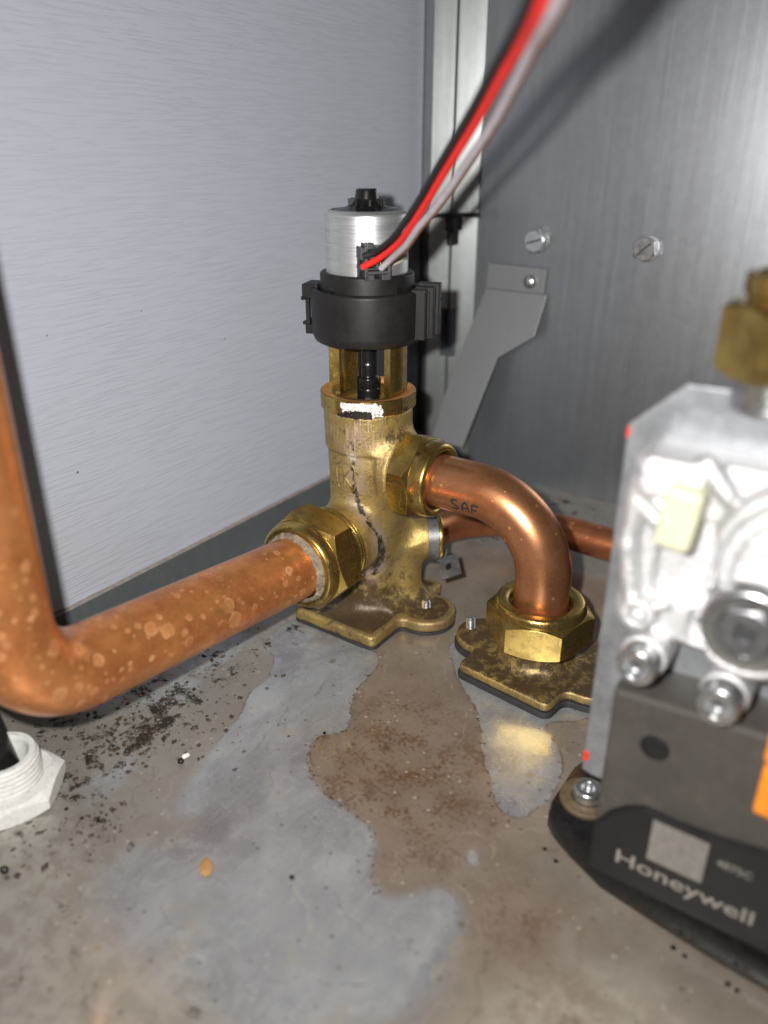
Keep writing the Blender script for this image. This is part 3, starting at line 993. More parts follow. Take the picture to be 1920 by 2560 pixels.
az = np.degrees(np.arctan2(bv[:, 1], bv[:, 0]))
scrape = np.clip(1 - np.abs(bv[:, 2] - 99) / 13, 0, 1) * np.clip(1.3 - np.abs(az + 82) / 45, 0, 1) * 1.4
obj('body', (bv + (VX, VY, 0), bf), M['cast'], valve, angle=None, attrs=dict(crack=crack, grime=gr, scrape=scrape))


# top ring with two flats
def ring(prof, r_flat, flats, n=240):
    v, f = lathe(prof, n)
    for a in flats:
        c, s = math.cos(R(a)), math.sin(R(a))
        d = v[:, 0] * c + v[:, 1] * s
        over = np.maximum(d - r_flat, 0)
        v[:, 0] -= over * c
        v[:, 1] -= over * s
    return v, f


obj('top_ring', tr(ring(rprof([(19.4, 107.2), (21.4, 107.2), (21.4, 114.2), (17.0, 114.2), (16.2, 112.2), (16.2, 104.0), (0.1, 104.0)], 0.5, 3), 20.2,
                        (VD + 62, VD - 118, VD + 152, VD - 28 - 180)), t=(VX, VY, 0)), M['brass'], valve, angle=25)
obj('rust_film', tr(lathe([(16.3, 112.6), (17.0, 114.32), (20.9, 114.32)], 120), t=(VX, VY, 0)), M['rust'], valve, angle=None)

# cage pillars
for a0, a1 in ((VD + 33, VD + 103), (VD - 162, VD - 92)):
    pv, pf = lathe([(12.6, 111), (17.2, 111), (17.2, 140), (12.6, 140)], 14, a0, a1, closed=True)
    obj('cage_pillar', (pv + (VX, VY, 0), pf), M['brass'], valve, angle=30)

# spindle
sp_ = obj('spindle', tr(lathe(rprof([(0.1, 104), (4.4, 104), (4.9, 106), (4.9, 114.5), (4.6, 115), (4.9, 115.5), (4.9, 119.5), (3.9, 120.3), (3.9, 134), (6.6, 134), (6.6, 139)], 0.3, 3), 48), t=(VX, VY, 0)), M['blackg'], valve)
fins = []
for k in range(8):
    fins.append(tr(box(3.6, 4.4, -0.5, 0.5, 120.5, 134, 0.1), rotz(VD + 22 + 45 * k)))
obj('spline_ridge', tr(join(*fins), t=(VX, VY, 0)), M['blackg'], sp_, smooth=False)


def ball(c, r, n=16):
    v, f = lathe([(max(r * math.sin(q), 1e-3), -r * math.cos(q)) for q in np.linspace(0, math.pi, n)], 2 * n)
    return v + np.array(c), f


vd = np.array((math.cos(R(VD)), math.sin(R(VD)), 0))
obj('pin', tr(ball((0, 0, 0), 1.25), t=np.array((VX, VY, 126)) + vd * 3.7), M['steel'], sp_)
obj('ball', join(tr(ball((0, 0, 0), 1.7), t=np.array((VX, VY, 110)) + vd * 4.6), tr(lathe([(1.1, 104), (1.1, 110)], 16), t=np.array((VX, VY, 0)) + vd * 4.8)), M['steel'], sp_)

# paint marks on the ring, jagged outlines
def paint(u0, u1, z0, z1, mapf, mat, name, seed, rough=0.35, holes=0.0, parent=valve):
    g = np.random.default_rng(seed)
    nu, nv = max(6, int((u1 - u0) / 0.35)), max(4, int((z1 - z0) / 0.35))
    lo = np.convolve(g.normal(0, 1, nu + 6), np.ones(4) / 4, 'same')[3:3 + nu + 1]
    hi = np.convolve(g.normal(0, 1, nu + 6), np.ones(4) / 4, 'same')[3:3 + nu + 1]
    le = np.convolve(g.normal(0, 1, nv + 6), np.ones(3) / 3, 'same')[3:3 + nv + 1]
    V = []
    for i in range(nu + 1):
        a, b = z0 + lo[min(i, len(lo) - 1)] * rough, z1 + hi[min(i, len(hi) - 1)] * rough
        for j in range(nv + 1):
            s = i / nu
            u = u0 + (u1 - u0) * s + le[min(j, len(le) - 1)] * rough * (1 - 2 * s)
            V.append(mapf(u, a + (b - a) * j / nv))
    Fq = []
    for i in range(nu):
        for j in range(nv):
            if g.random() > holes or 2 < j < 0:
                k = i * (nv + 1) + j
                Fq.append((k, k + nv + 1, k + nv + 2, k + 1))
    return obj(name, (np.array(V), Fq), mat, parent, angle=None)


def on_ring(r):
    return lambda u, z: np.array((VX + r * math.cos(R(VD) + u / r), VY + r * math.sin(R(VD) + u / r), z))


paint(-12.5, 3.8, 109.6, 113.6, on_ring(21.5), M['whitep'], 'paint_mark', 3, 0.5, 0.03)
paint(-10.8, 1.4, 106.9, 110.2, on_ring(21.58), M['blackp'], 'ink_mark', 5, 0.45, 0.05)
paint(1.2, 6.2, 107.3, 112.6, on_ring(21.5), M['whitep'], 'paint_mark', 8, 0.5, 0.10)
paint(-14.5, -10.5, 107.0, 108.3, on_ring(21.52), M['blackp'], 'ink_mark', 9, 0.4, 0.1)
paint(14, 21, 107.4, 109.2, on_ring(20.7), M['blackp'], 'ink_mark', 12, 0.6, 0.15)
paint(-30, -16, 86.6, 90.2, lambda u, z: on_body(VD + u, z, 0.1), M['chalk'], 'chalky_deposit', 14, 1.3, 0.2)

# raised K emblem in a rounded frame on the casting
def emb(lines, wdt, off):
    top = ribbon(lines, wdt, lambda u, z: on_body(-88 + u * 3.1, 78 + z, off))
    return top
def relief(lines, wdt, hgt):
    a = ribbon(lines, wdt * 0.6, lambda u, z: on_body(-88 + u * 3.1, 78 + z, hgt))
    b = ribbon(lines, wdt, lambda u, z: on_body(-88 + u * 3.1, 78 + z, -0.2))
    V = np.concatenate([a[0], b[0]])
    n = len(a[0])
    Fq = list(a[1])
    for q in a[1]:
        Fq.append((q[0] + n, q[1] + n, q[1], q[0]))
        Fq.append((q[3], q[2], q[2] + n, q[3] + n))
    return V, Fq
K = [[(-2.6, -4), (-2.6, 4)], [(-0.6, 4), (-0.6, -4)], [(2.6, 4.2), (-0.4, 0)], [(-0.4, 0), (2.8, -4)]]
fr = [(4.9 * math.copysign(abs(math.cos(t)) ** 0.5, math.cos(t)), 6.6 * math.copysign(abs(math.sin(t)) ** 0.5, math.sin(t))) for t in np.linspace(0, 2 * math.pi, 49)]
obj('emblem', relief(K + [fr], 0.9, 0.4), M['cast'], valve, angle=None,
    attrs=dict(crack=np.full(len(relief(K + [fr], 0.9, 0.4)[0]), 5.0), grime=np.full(len(relief(K + [fr], 0.9, 0.4)[0]), 0.45)))

# left (front) compression nut
Lm = np.array([[1, 0, 0], [0, 0, -1], [0, 1, 0]], float)     # local z -> -Y
thr = [(17.0, 0)]
for k in range(4):
    thr += [(18.4, 0.6 + k * 1.9), (18.4, 1.2 + k * 1.9), (17.4, 1.7 + k * 1.9)]
thr += [(17.4, 9)]
LZ = 47.6
lc = (VX, VY, LZ)
obj('port_thread', tr(lathe(thr, 96), Lm, (VX, VY - 28, LZ)), M['brass'], valve, angle=20)
nutl = obj('union_nut', tr(hexnut(20.4, 14.5, 14.2, 20.2, phase=90 + 16), Lm, (VX, VY - 35.2, LZ)), M['brass'], valve, angle=22)
obj('nut_rim', tr(lathe(rprof([(20.0, 14.0), (20.0, 17.5), (18.6, 20.0), (16.2, 20.0), (14.6, 18.2), (14.1, 14)], 1.6, 6), 96), Lm, (VX, VY - 35.2, LZ)), M['brass'], nutl, angle=40)
# limescale crust round the pipe in the nut
cv, cf = lathe([(13.6, 16.5), (16.0, 17.5), (16.4, 19.8), (15.0, 21.6), (13.7, 22.6)], 140)
g = np.random.default_rng(4)
nn = np.convolve(np.concatenate([g.normal(0, 1, 140)] * 3), np.ones(9) / 6, 'same')[140:280]
th_ = np.repeat(np.arange(140), 5)
amp = 0.35 + 0.65 * (0.5 + 0.5 * np.cos(np.radians(th_ * 360 / 140 - 60)))
cv[:, :2] *= (1 + np.maximum(0, nn[th_] * 0.06 * amp + 0.02 * amp + g.normal(0, 0.004, len(cv))))[:, None]
cv[:, 2] += (nn[(th_ + 40) % 140] * 1.1 * amp - 1.2 * (1 - amp) + g.normal(0, 0.06, len(cv))) * (np.tile(np.arange(5), 140) > 0)
obj('limescale', tr((cv, cf), Lm, (VX, VY - 35.2, LZ)), M['scale'], nutl, angle=None)

# right compression nut
Rm = np.array([[0, 0, 1], [-1, 0, 0], [0, -1, 0]], float).T
Rm = np.stack([np.array((0, -1.0, 0)), np.array((0, 0, 1.0)), np.array((-1.0, 0, 0))], 1)
Rm[:, 2] = (1, 0, 0)                                          # local x -> -Y, y -> +Z, z -> +X
Rm[:, 0] = (0, 1, 0)
RZ = 78.7
obj('port_thread', tr(lathe([(15.4, 19), (15.8, 20), (15.8, 22.5)], 80), Rm, (VX, VY, RZ)), M['brass'], valve)
nutr = obj('union_nut', tr(hexnut(17.6, 11.0, 12.2, 17.4, phase=90 + 11 + 0), Rm, (VX + 21.3, VY, RZ)), M['brass'], valve, angle=22)
obj('nut_rim', tr(lathe(rprof([(17.2, 10.6), (17.3, 13.5), (16.6, 17.6), (14.2, 18.6), (12.6, 16.9), (12.1, 11)], 1.8, 6), 96), Rm, (VX + 21.3, VY, RZ)), M['brass'], nutr, angle=40)

# retaining clip on the rear stub
Sm = np.stack([np.array((-0.643, 0.766, 0)), np.array((0, 0, 1.0)), np.array((0.766, 0.643, 0))], 1)
Sd = np.array((0.766, 0.643, 0))
band, bfc = lathe([(10.6, 0), (11.7, 0), (11.7, 5.0), (10.6, 5.0)], 40, 95, 330, closed=True)
obj('stub_rim', tr(lathe(rprof([(7.2, -1), (10.9, -1), (11.4, 0), (11.4, 1.3), (10.9, 1.8), (7.4, 1.8), (7.4, -6)], 0.4), 64), Sm, np.array((VX, VY, 38.8)) + Sd * 33.2), M['brass'], valve)
clip = obj('retaining_clip', tr((band, bfc), Sm, np.array((VX, VY, 38.8)) + Sd * 27.6), M['steeld'], valve, angle=30)
tabm = np.stack([np.array((0.823, 0.568, 0)), np.array((-0.24, 0.348, 0.906)), np.array((0.515, -0.746, 0.4225))], 1)
tabm = tabm @ np.array(Euler((R(-38), R(-22), 0)).to_matrix())
oc = [(-4.8, -2.6), (-1.6, -9.4), (7.4, -5.2), (2.8, 6.4), (-4.4, 3.2)]
ic = [(-1.6, -1.8), (-0.2, -3.9), (1.9, -2.4), (0.2, 1.2), (-1.0, 0.6)]
tv = [(x, y, z) for z in (0, 0.9) for x, y in oc + ic]
tf = []
for k in range(5):
    j = (k + 1) % 5
    tf += [(10 + k, 10 + j, 15 + j, 15 + k), (k, 5 + k, 5 + j, j), (k, j, 10 + j, 10 + k), (5 + k, 15 + k, 15 + j, 5 + j)]
obj('clip_tab', tr(join((np.array(tv), tf), box(-6.6, -2.4, 1.5, 9.0, -0.1, 0.85, 0.15)), tabm, (VX + 33.5, VY + 20.5, 25.5)), M['steeld'], clip, smooth=False)

# fixing studs standing out of the ears
def stud(parent, x, y, z0, z1, tilt=(0, 0)):
    pr = [(2.1, z0)]
    z = z0
    while z < z1 - 0.8:
        pr += [(2.15, z + 0.25), (1.85, z + 0.5)]
        z += 0.55
    pr += [(1.9, z1 - 0.5), (1.4, z1), (0.05, z1)]
    v, f = lathe(pr, 24)
    v[:, 0] += (v[:, 2] - z0) * tilt[0]
    v[:, 1] += (v[:, 2] - z0) * tilt[1]
    obj('stud', (v + (x, y, 0), f), M['steel'], parent, angle=30)
stud(valve, VX + 29.5, VY + 6, 5, 11.2)
stud(valve, VX - 29.5, VY + 6, 5, 11.2)

# sealing gasket under the valve
def plate_poly(hx, hy, ex, er, ey, grow, n=160):
    out = []
    for t_ in np.linspace(0, 2 * math.pi, n, endpoint=False):
        c, s = math.cos(t_), math.sin(t_)
        lo, hi = 0, 90
        for _ in range(30):
            m = (lo + hi) / 2
            if plate2d(np.array(m * c), np.array(m * s), hx, hy, ex, er, ey) < grow:
                lo = m
            else:
                hi = m
        out.append((lo * c, lo * s))
    return out
gv, gf = extrude(plate_poly(24.2, 31.5, 29.5, 14.5, 6.0, 0.1), 0.05, 1.6, 0.3)
obj('gasket', (gv + (VX, VY, 0), gf), M['gasket'], valve, smooth=False)

# ================================================================== motor on top
act = thing('valve_motor', 'silver motor in a black plastic collar on top of the brass valve', 'motor', (VX, VY, 135.5))
obj('clamp_collar', tr(lathe(rprof([(6.6, 137.2), (19.5, 136.2), (22.6, 136.8), (24, 140), (24.2, 157.6), (23.4, 158.6), (21.6, 158.6), (21.2, 156.6), (19.6, 156.0)], 1.0, 5), 120), t=(VX, VY, 0)), M['black'], act, angle=40)
obj('base_ring', tr(lathe(rprof([(19.9, 154), (19.9, 164.6), (19.3, 165.2), (17.0, 165.2)], 0.4), 120), t=(VX, VY, 0)), M['black'], act)
for a in (VD - 46, VD + 42):
    c = np.array((math.cos(R(a)), math.sin(R(a)), 0))
    obj('notch', tr(tr(box(-0.6, 0.25, -1.6, 1.6, 156.8, 160.6), rotz(a)), t=np.array((VX, VY, 0)) + c * 19.8), M['blackg'], act, smooth=False)
obj('motor_can', tr(lathe(rprof([(17.2, 163.6), (17.2, 188.2), (15.4, 189.6), (14.4, 189.4)], 1.2, 6), 120), t=(VX, VY, 0)), M['can'], act, angle=50)
capo = obj('end_cap', tr(lathe(rprof([(14.8, 188.9), (13.6, 189.3), (9.5, 190.2), (6.2, 191.6), (4.9, 193.2), (4.3, 196.9), (3.9, 197.3), (0.05, 197.3)], 0.5, 3), 64), t=(VX, VY, 0)), M['blackg'], act, angle=50)
nt = []
for k in range(8):
    nt.append(tr(box(4.6, 7.6, -0.45, 0.45, 190.6, 193.6, 0.1), rotz(VD + 10 + 45 * k)))
obj('cap_rib', tr(join(*nt), t=(VX, VY, 0)), M['black'], capo, smooth=False)

# latches either side of the collar
def latch(azd, parts, name='latch'):
    vv, f = join(*parts)
    o = obj(name, tr((vv, f), rotz(azd), (VX, VY, 0)), M['black'], act, smooth=False)
    return o
lt = latch(VD + 74, [box(20.5, 26.8, -7.5, -2.6, 138.6, 159.4, 0.6), box(21, 29.2, -2.0, 2.6, 138.2, 159.8, 0.5), box(21, 30.6, 3.0, 8.0, 139.0, 160.6, 0.5), box(22, 27.6, -2.8, 3.2, 140, 158, 0.3)])
obj('latch_pip', join(tr(tr(ball((30.6, 5.5, 145), 0.6, 8), rotz(VD + 74)), t=(VX, VY, 0)), tr(tr(ball((30.6, 5.5, 154), 0.6, 8), rotz(VD + 74)), t=(VX, VY, 0))), M['black'], lt)
lt2 = latch(VD + 74 + 180, [box(20.5, 27.5, -6, 6, 153.5, 159.6, 0.5), box(20.5, 26.5, -6, 6, 138.5, 142.6, 0.5), box(24.4, 26.0, -6, -3.5, 142.6, 153.5, 0.2), box(24.4, 26.0, 3.5, 6, 142.6, 153.5, 0.2),
                            box(26.5, 28.4, -5, 5, 152.6, 154.2, 0.3), box(26, 28.0, -5, 5, 142.2, 143.6, 0.3)])

# connector socket on the can
SA = VD + 17
so = np.array((math.cos(R(SA)), math.sin(R(SA)), 0))
def sk_(parts):
    return tr(tr(join(*parts), rotz(SA)), t=(VX, VY, 0))
W, W2 = 7.4, 3.4
sock = obj('socket', sk_([box(14, 21.6, -W, -W + 1.2, 164.6, 178.6, 0.25), box(14, 21.6, W2 - 1.2, W2, 164.6, 174.8, 0.25),
                          box(14, 21.6, -W, W2, 166.8, 168.0, 0.2), box(14, 21.6, -W, -3.6, 164.4, 166.6, 0.2), box(14, 21.6, -0.4, W2, 164.4, 166.6, 0.2),
                          box(14, 19.5, -W, W2, 176.2, 177.6, 0.25), box(14, 21.4, -W - 1.6, -W, 168.5, 170.0, 0.2), box(14, 21.4, -W - 1.6, -W, 172.5, 177.0, 0.2)]), M['socket'], act, smooth=False)
obj('socket_back', sk_([box(14, 17.8, -W - 1.4, W2 + 1.2, 164.2, 177.2, 0.2)]), M['blackg'], sock, smooth=False)
plug = thing('wire_plug', 'small grey black plug pushed into the socket on the motor front', 'plug', (VX + so[0] * 20, VY + so[1] * 20, 171))
pm = lambda parts: tr(tr(join(*parts), rotz(SA)), t=(VX, VY, 0))
obj('housing', pm([box(17.9, 20.3, -W + 1.5, W2 - 1.5, 168.3, 169.0, 0.15), box(17.9, 20.0, -W + 1.5, W2 - 1.5, 172.6, 173.4, 0.15), box(17.9, 20.2, -2.4, -1.4, 168.9, 172.8, 0.1),
                   box(17.9, 21.9, -W + 0.6, -W + 3.4, 176.3, 178.9, 0.4), box(17.9, 19.6, -W + 1.5, W2 - 1.5, 174.4, 175.8, 0.2)]), M['socket'], plug, smooth=False)
for s_ in (-5.0, -0.4):
    obj('contact', pm([box(18.2, 20.6, s_ - 0.6, s_ + 0.5, 170.0, 171.6, 0.15)]), M['brass'], plug, smooth=False)

# printed label on the can, curved with it
def on_can(r):
    return lambda u, z: np.array((VX + r * math.cos(R(VD) + u / r), VY + r * math.sin(R(VD) + u / r), z))
lab = []
mp = on_can(17.28)
U = np.linspace(11.5, 30, 40)
lv, lf = [], []
for i, u in enumerate(U):
    lo = 169.2 + 3.2 * max(0, 1 - (u - 5) / 6) ** 2 * 0 + 1.6 * math.sin((u - 12) / 18 * 3.14) * 0.6
    for j in range(5):
        lv.append(mp(u, lo + (181 - lo) * j / 4))
for i in range(len(U) - 1):
    for j in range(4):
        k = i * 5 + j
        lf.append((k, k + 5, k + 6, k + 1))
lbo = obj('label', (np.array(lv), lf), M['label'], act, angle=None)
mp2 = on_can(17.36)
for s_, u0, z0 in (('22022', 12.6, 173.6), ('1517394', 12.4, 170.6)):
    tv, tf = text_mesh(s_, 2.7)
    obj('lettering', (np.array([mp2(u0 + q[0], z0 + q[1]) for q in tv]), tf), M['ink'], lbo, smooth=False)

# ================================================================== wires
def wire(pts, mat, r, name, label):
    p = spline(pts, 10)
    o = obj(name, tube(p, r, 16), mat, None, loc=pts[0])
    tag(o, label, 'wire', 'wires plugged into the motor')
    return o
W_red = [(-191.6, 262.8, 169.7), (-184.5, 263.9, 173.4), (-172.9, 259.5, 179.9), (-161.8, 252.3, 188.1), (-150.9, 244.0, 196.2), (-139.7, 234.2, 204.3), (-129.0, 224.4, 211.3), (-113.4, 208.7, 220.5), (-97.9, 190.6, 228.6), (-86.1, 175.7, 233.5), (-72.8, 156.2, 237.9), (-60.8, 140.2, 247.9), (-48.8, 122.2, 271.9), (-44.8, 114.2, 327.9), (-42.8, 111.2, 437.9)]
W_grey = [(-186.9, 269.0, 168.9), (-180.7, 266.9, 173.3), (-170.2, 260.6, 179.3), (-159.8, 253.0, 186.9), (-148.1, 245.0, 194.5), (-136.3, 235.4, 202.3), (-125.6, 225.6, 209.3), (-110.0, 209.9, 218.5), (-95.1, 191.6, 226.9), (-84.0, 176.4, 232.3), (-70.7, 156.9, 236.7), (-58.7, 140.9, 246.7), (-46.7, 122.9, 270.7), (-42.7, 114.9, 326.7), (-40.7, 111.9, 436.7)]
W_black = [(-191.0, 262.9, 173.8), (-185.2, 263.7, 176.3), (-174.9, 258.7, 181.8), (-163.9, 251.6, 189.4), (-152.9, 243.3, 197.4), (-141.7, 233.5, 205.5), (-131.1, 223.7, 212.5), (-115.5, 208.0, 221.7), (-100.0, 189.9, 229.8), (-88.2, 175.0, 234.7), (-74.8, 155.5, 239.2), (-62.8, 139.5, 249.2), (-50.8, 121.5, 273.2), (-46.8, 113.5, 329.2), (-44.8, 110.5, 439.2)]
W_brown = [(-187.5, 269.9, 168.9), (-181.2, 269.0, 172.9), (-170.7, 262.7, 178.8), (-160.3, 255.1, 186.5), (-148.6, 247.1, 194.0), (-136.8, 237.5, 201.8), (-126.1, 227.7, 208.8), (-110.6, 211.9, 218.0), (-95.6, 193.6, 226.5), (-84.6, 178.5, 231.8), (-71.2, 159.0, 236.3), (-59.2, 143.0, 246.3), (-47.2, 125.0, 270.3), (-43.2, 117.0, 326.3), (-41.2, 114.0, 436.3)]
wire(W_black, M['blackw'], 1.28, 'wire', 'black wire along the upper left side of the red wire')
wire(W_red, M['red'], 1.28, 'wire', 'bright red wire running up and out from the motor plug')
wire(W_grey, M['greyw'], 1.28, 'wire', 'pale grey wire along the lower right side of the red wire')
wire(W_brown, M['brownw'], 1.2, 'wire', 'thin brown wire half hidden behind the grey wire')

# ================================================================== copper pipes
p = bend((-203.2, 98.9, 560), (-203.2, 98.9, 61.6), (-203.0, 250, 45.4), 27, 28)
pp = [np.array(p[0]) + (np.array(p[1]) - np.array(p[0])) * q for q in np.linspace(0, 1, 4)[:-1]] + p[1:]
o = obj('copper_pipe', tube(pp, 13.9, 72), M['copper'], None, loc=(-203.2, 98.9, 47), angle=60)
tag(o, 'thick water spotted copper pipe that drops at the left and bends into the valve', 'pipe')

EP = np.array(bend((-176, VY, 78.7), (-112.2, VY, 78.7), (-112.2, VY, 20), 33, 40))
elb = obj('copper_elbow', tube(EP, 11.85, 72), M['copper2'], None, loc=(-112.2, VY, 20), angle=60)
tag(elb, 'short copper elbow printed SAF arching from the valve down to the floor fitting', 'pipe')
_s = np.concatenate([[0], np.cumsum(np.linalg.norm(np.diff(EP, axis=0), axis=1))])
def on_elbow(s_, phi, r):
    P = np.array([np.interp(s_, _s, EP[:, k]) for k in range(3)])
    Q = np.array([np.interp(s_ + 0.3, _s, EP[:, k]) for k in range(3)])
    T = (Q - P) / np.linalg.norm(Q - P)
    N = np.array((-T[2], 0, T[0]))
    return P + r * (math.cos(R(phi)) * np.array((0, -1.0, 0)) + math.sin(R(phi)) * N)
def glyph_pt(x0, hgt=5.0):
    return lambda u, v: on_elbow(x0 + 176 + u, -31 + v / 11.85 * 57.3 + 0.0, 11.91)
Sg = [(3.0, 4.5), (2.3, 5.0), (1.0, 5.0), (0.25, 4.5), (0.25, 3.5), (0.9, 2.9), (2.2, 2.3), (3.0, 1.7), (3.0, 0.7), (2.3, 0.1), (0.9, 0.1), (0.1, 0.6)]
Ag = [[(0, 0), (0.2, 2.6), (0.8, 4.2), (1.7, 5.0), (2.6, 4.2), (3.2, 2.6), (3.4, 0)], [(0.1, 1.9), (3.3, 1.9)]]
Fg = [[(0.2, 0), (0.2, 5.0)], [(0.2, 5.0), (3.4, 5.0)], [(0.2, 2.6), (2.8, 2.6)]]
for x0, gl in ((-151.9, [Sg]), (-146.9, Ag), (-141.8, Fg)):
    obj('lettering', ribbon(gl, 0.95, glyph_pt(x0)), M['ink'], elb, angle=None)

o = obj('copper_tube', tube(spline([(420, 384, 17), (100, 384, 17), (-100, 384.5, 17), (-150, 385, 17), (-178, 379, 17), (-194, 364, 17.5), (-201, 345, 19), (-203, 310, 24)], 12), 9.0, 40), M['copper3'], None, loc=(-150, 385, 17), angle=60)
tag(o, 'thinner dull copper tube lying along the floor behind the elbow', 'pipe')

# ================================================================== floor fitting under the elbow
EX, EY = -112.2, 281.8
fit = thing('pipe_fitting', 'brass floor flange with a large hex nut gripping the copper elbow', 'fitting', (EX, EY, 0))
def fit_sdf(x, y, z):
    pl = rext(plate2d(x, y, 22.8, 28.2, 27, 13.2, -0.5), z, 5.0, 2.3, 1.6)
    bo = smax(np.hypot(x - 0, y) - 15.2, np.abs(z - 12) - 7, 0.6)
    return smin(pl, bo, 6)
Gx, Gy, Gz = grid((-43, -31, 1.5), (43, 31, 20.5), 0.6)
fv2, ff2 = surface_nets(fit_sdf(Gx, Gy, Gz), (-43, -31, 1.5), 0.6)
edge = np.clip(1 - (fv2[:, 2] - 5.5) / 8, 0, 1)
g2 = 0.95 * (fv2[:, 2] > 6.9) * np.clip(1.25 - np.abs(np.hypot(fv2[:, 0], fv2[:, 1]) - 30) / 26, 0, 1)
fv3 = fv2 @ rotz(-6.5).T
obj('flange', (fv3 + (EX, EY, 0), ff2), M['cast'], fit, angle=None, attrs=dict(crack=np.full(len(fv2), 30.0), grime=g2, scrape=np.zeros(len(fv2))))
gv, gf = extrude(plate_poly(22.8, 28.2, 27, 13.2, -0.5, 0.8), 0.05, 2.9, 0.5)
obj('gasket', (gv @ rotz(-6.5).T + (EX, EY, 0), gf), M['gasket'], fit, smooth=False)
fn = obj('union_nut', tr(hexnut(20.2, 15.0, 12.4, 19.8, 20.0, phase=-73 + 30), t=(EX, EY, 17.4)), M['brass'], fit, angle=22)
obj('nut_rim', tr(lathe(rprof([(19.6, 31.6), (19.8, 33.2), (18.8, 36.2), (15.5, 36.6), (13.4, 35.6), (12.3, 31)], 1.6, 6), 96), t=(EX, EY, 0)), M['brass'], fn, angle=40)
stud(fit, EX - 34.3, EY + 2.4, 6, 13.2, (-0.03, -0.05))
stud(fit, EX + 34.3, EY - 3.4, 6, 13.2)

# ================================================================== white cable gland with its cable
GX, GY = -236.5, 103.7
gl = thing('cable_gland', 'white nylon cable gland screwed into the floor under the copper bend', 'gland', (GX, GY, 0))
obj('hex_nut', tr(hexnut(17.4, 7.0, 11, 16.2, 17.4, phase=9), t=(GX, GY, 0.05)), M['white'], gl, angle=20)
pr = [(12.0, 6.5)]
z = 7.2
while z < 17:
    pr += [(12.5, z), (12.5, z + 0.9), (11.9, z + 1.3), (11.9, z + 1.5)]
    z += 2.0
pr += [(12.1, 17.4), (11.5, 18.4), (9.6, 18.4), (8.8, 17.4), (8.6, 3), (0.1, 3)]
obj('barrel', tr(lathe(pr, 96), t=(GX, GY, 0)), M['white'], gl, angle=40)
o = obj('cable', tube(spline([(GX + 0.5, GY + 0.5, 3.4), (GX - 0.6, GY - 0.6, 12), (GX - 5.0, GY - 3.4, 39), (-249, 93, 80), (-262, 84, 160), (-270, 80, 330)], 10), 6.2, 32), M['rubber'], None, loc=(GX, GY, 3.4), angle=60)
tag(o, 'thick black cable rising out of the white gland', 'cable')

# ================================================================== gas valve in the foreground
gas = thing('gas_valve', 'cast aluminium gas valve with a black module, close by at the right edge', 'gas valve', (-20, 205, 0))
Fm = np.array([[1, 0, 0], [0, 0, -1], [0, 1, 0]], float)      # local z -> -Y

def on_front(vf, x, y, z, roll=0):
    return tr(tr(vf, rotz(roll)), Fm, (x, y, z))

foot = [(-70.2, 203), (-69, 198.5), (-65, 195), (-58, 191), (-45.4, 185.2), (-24.8, 181.9), (-6, 179.7), (46, 176), (46, 262), (-52, 262), (-62, 252), (-70, 222)]
obj('rubber_foot', extrude(foot, 0.05, 10.5, 2.2), M['rubber'], gas, smooth=True, angle=30)
ring_ = obj('washer', tr(lathe(rprof([(9.2, 10.3), (9.2, 12.0), (5.2, 12.2), (5.2, 10.5)], 0.5), 48), t=(-59.9, 208.8, 0)), M['tarnish'], gas)
obj('screw', tr(join(lathe(rprof([(5.0, 11), (5.0, 15.4), (4.4, 16.2), (2.4, 16.2), (2.2, 13.6), (0.1, 13.6)], 0.4), 40)), t=(-59.9, 208.8, 0)), M['steel'], ring_)

# zinc back sheet with its corner cut off, red paint dabs on the edge
v, f = extrude([(-59.3, 34), (-56, 33), (46, 33), (46, 163.5), (-46.5, 161.5), (-59.3, 149.0)], 0, 1.6, 0.4)
sheet = obj('back_sheet', (np.stack([v[:, 0], 196.5 + v[:, 2], v[:, 1]], 1), f), M['zincb'], gas, smooth=False)
obj('red_dab', box(-59.5, -58.6, 196.3, 198.3, 145.2, 148.4, 0.3), M['redp'], sheet, smooth=False, label='red paint dab at the upper corner of the sheet')
obj('red_dab', box(-59.5, -57.4, 196.3, 198.3, 37.6, 41.6, 0.5), M['redp'], sheet, smooth=False, label='red paint dab near the foot of the sheet')

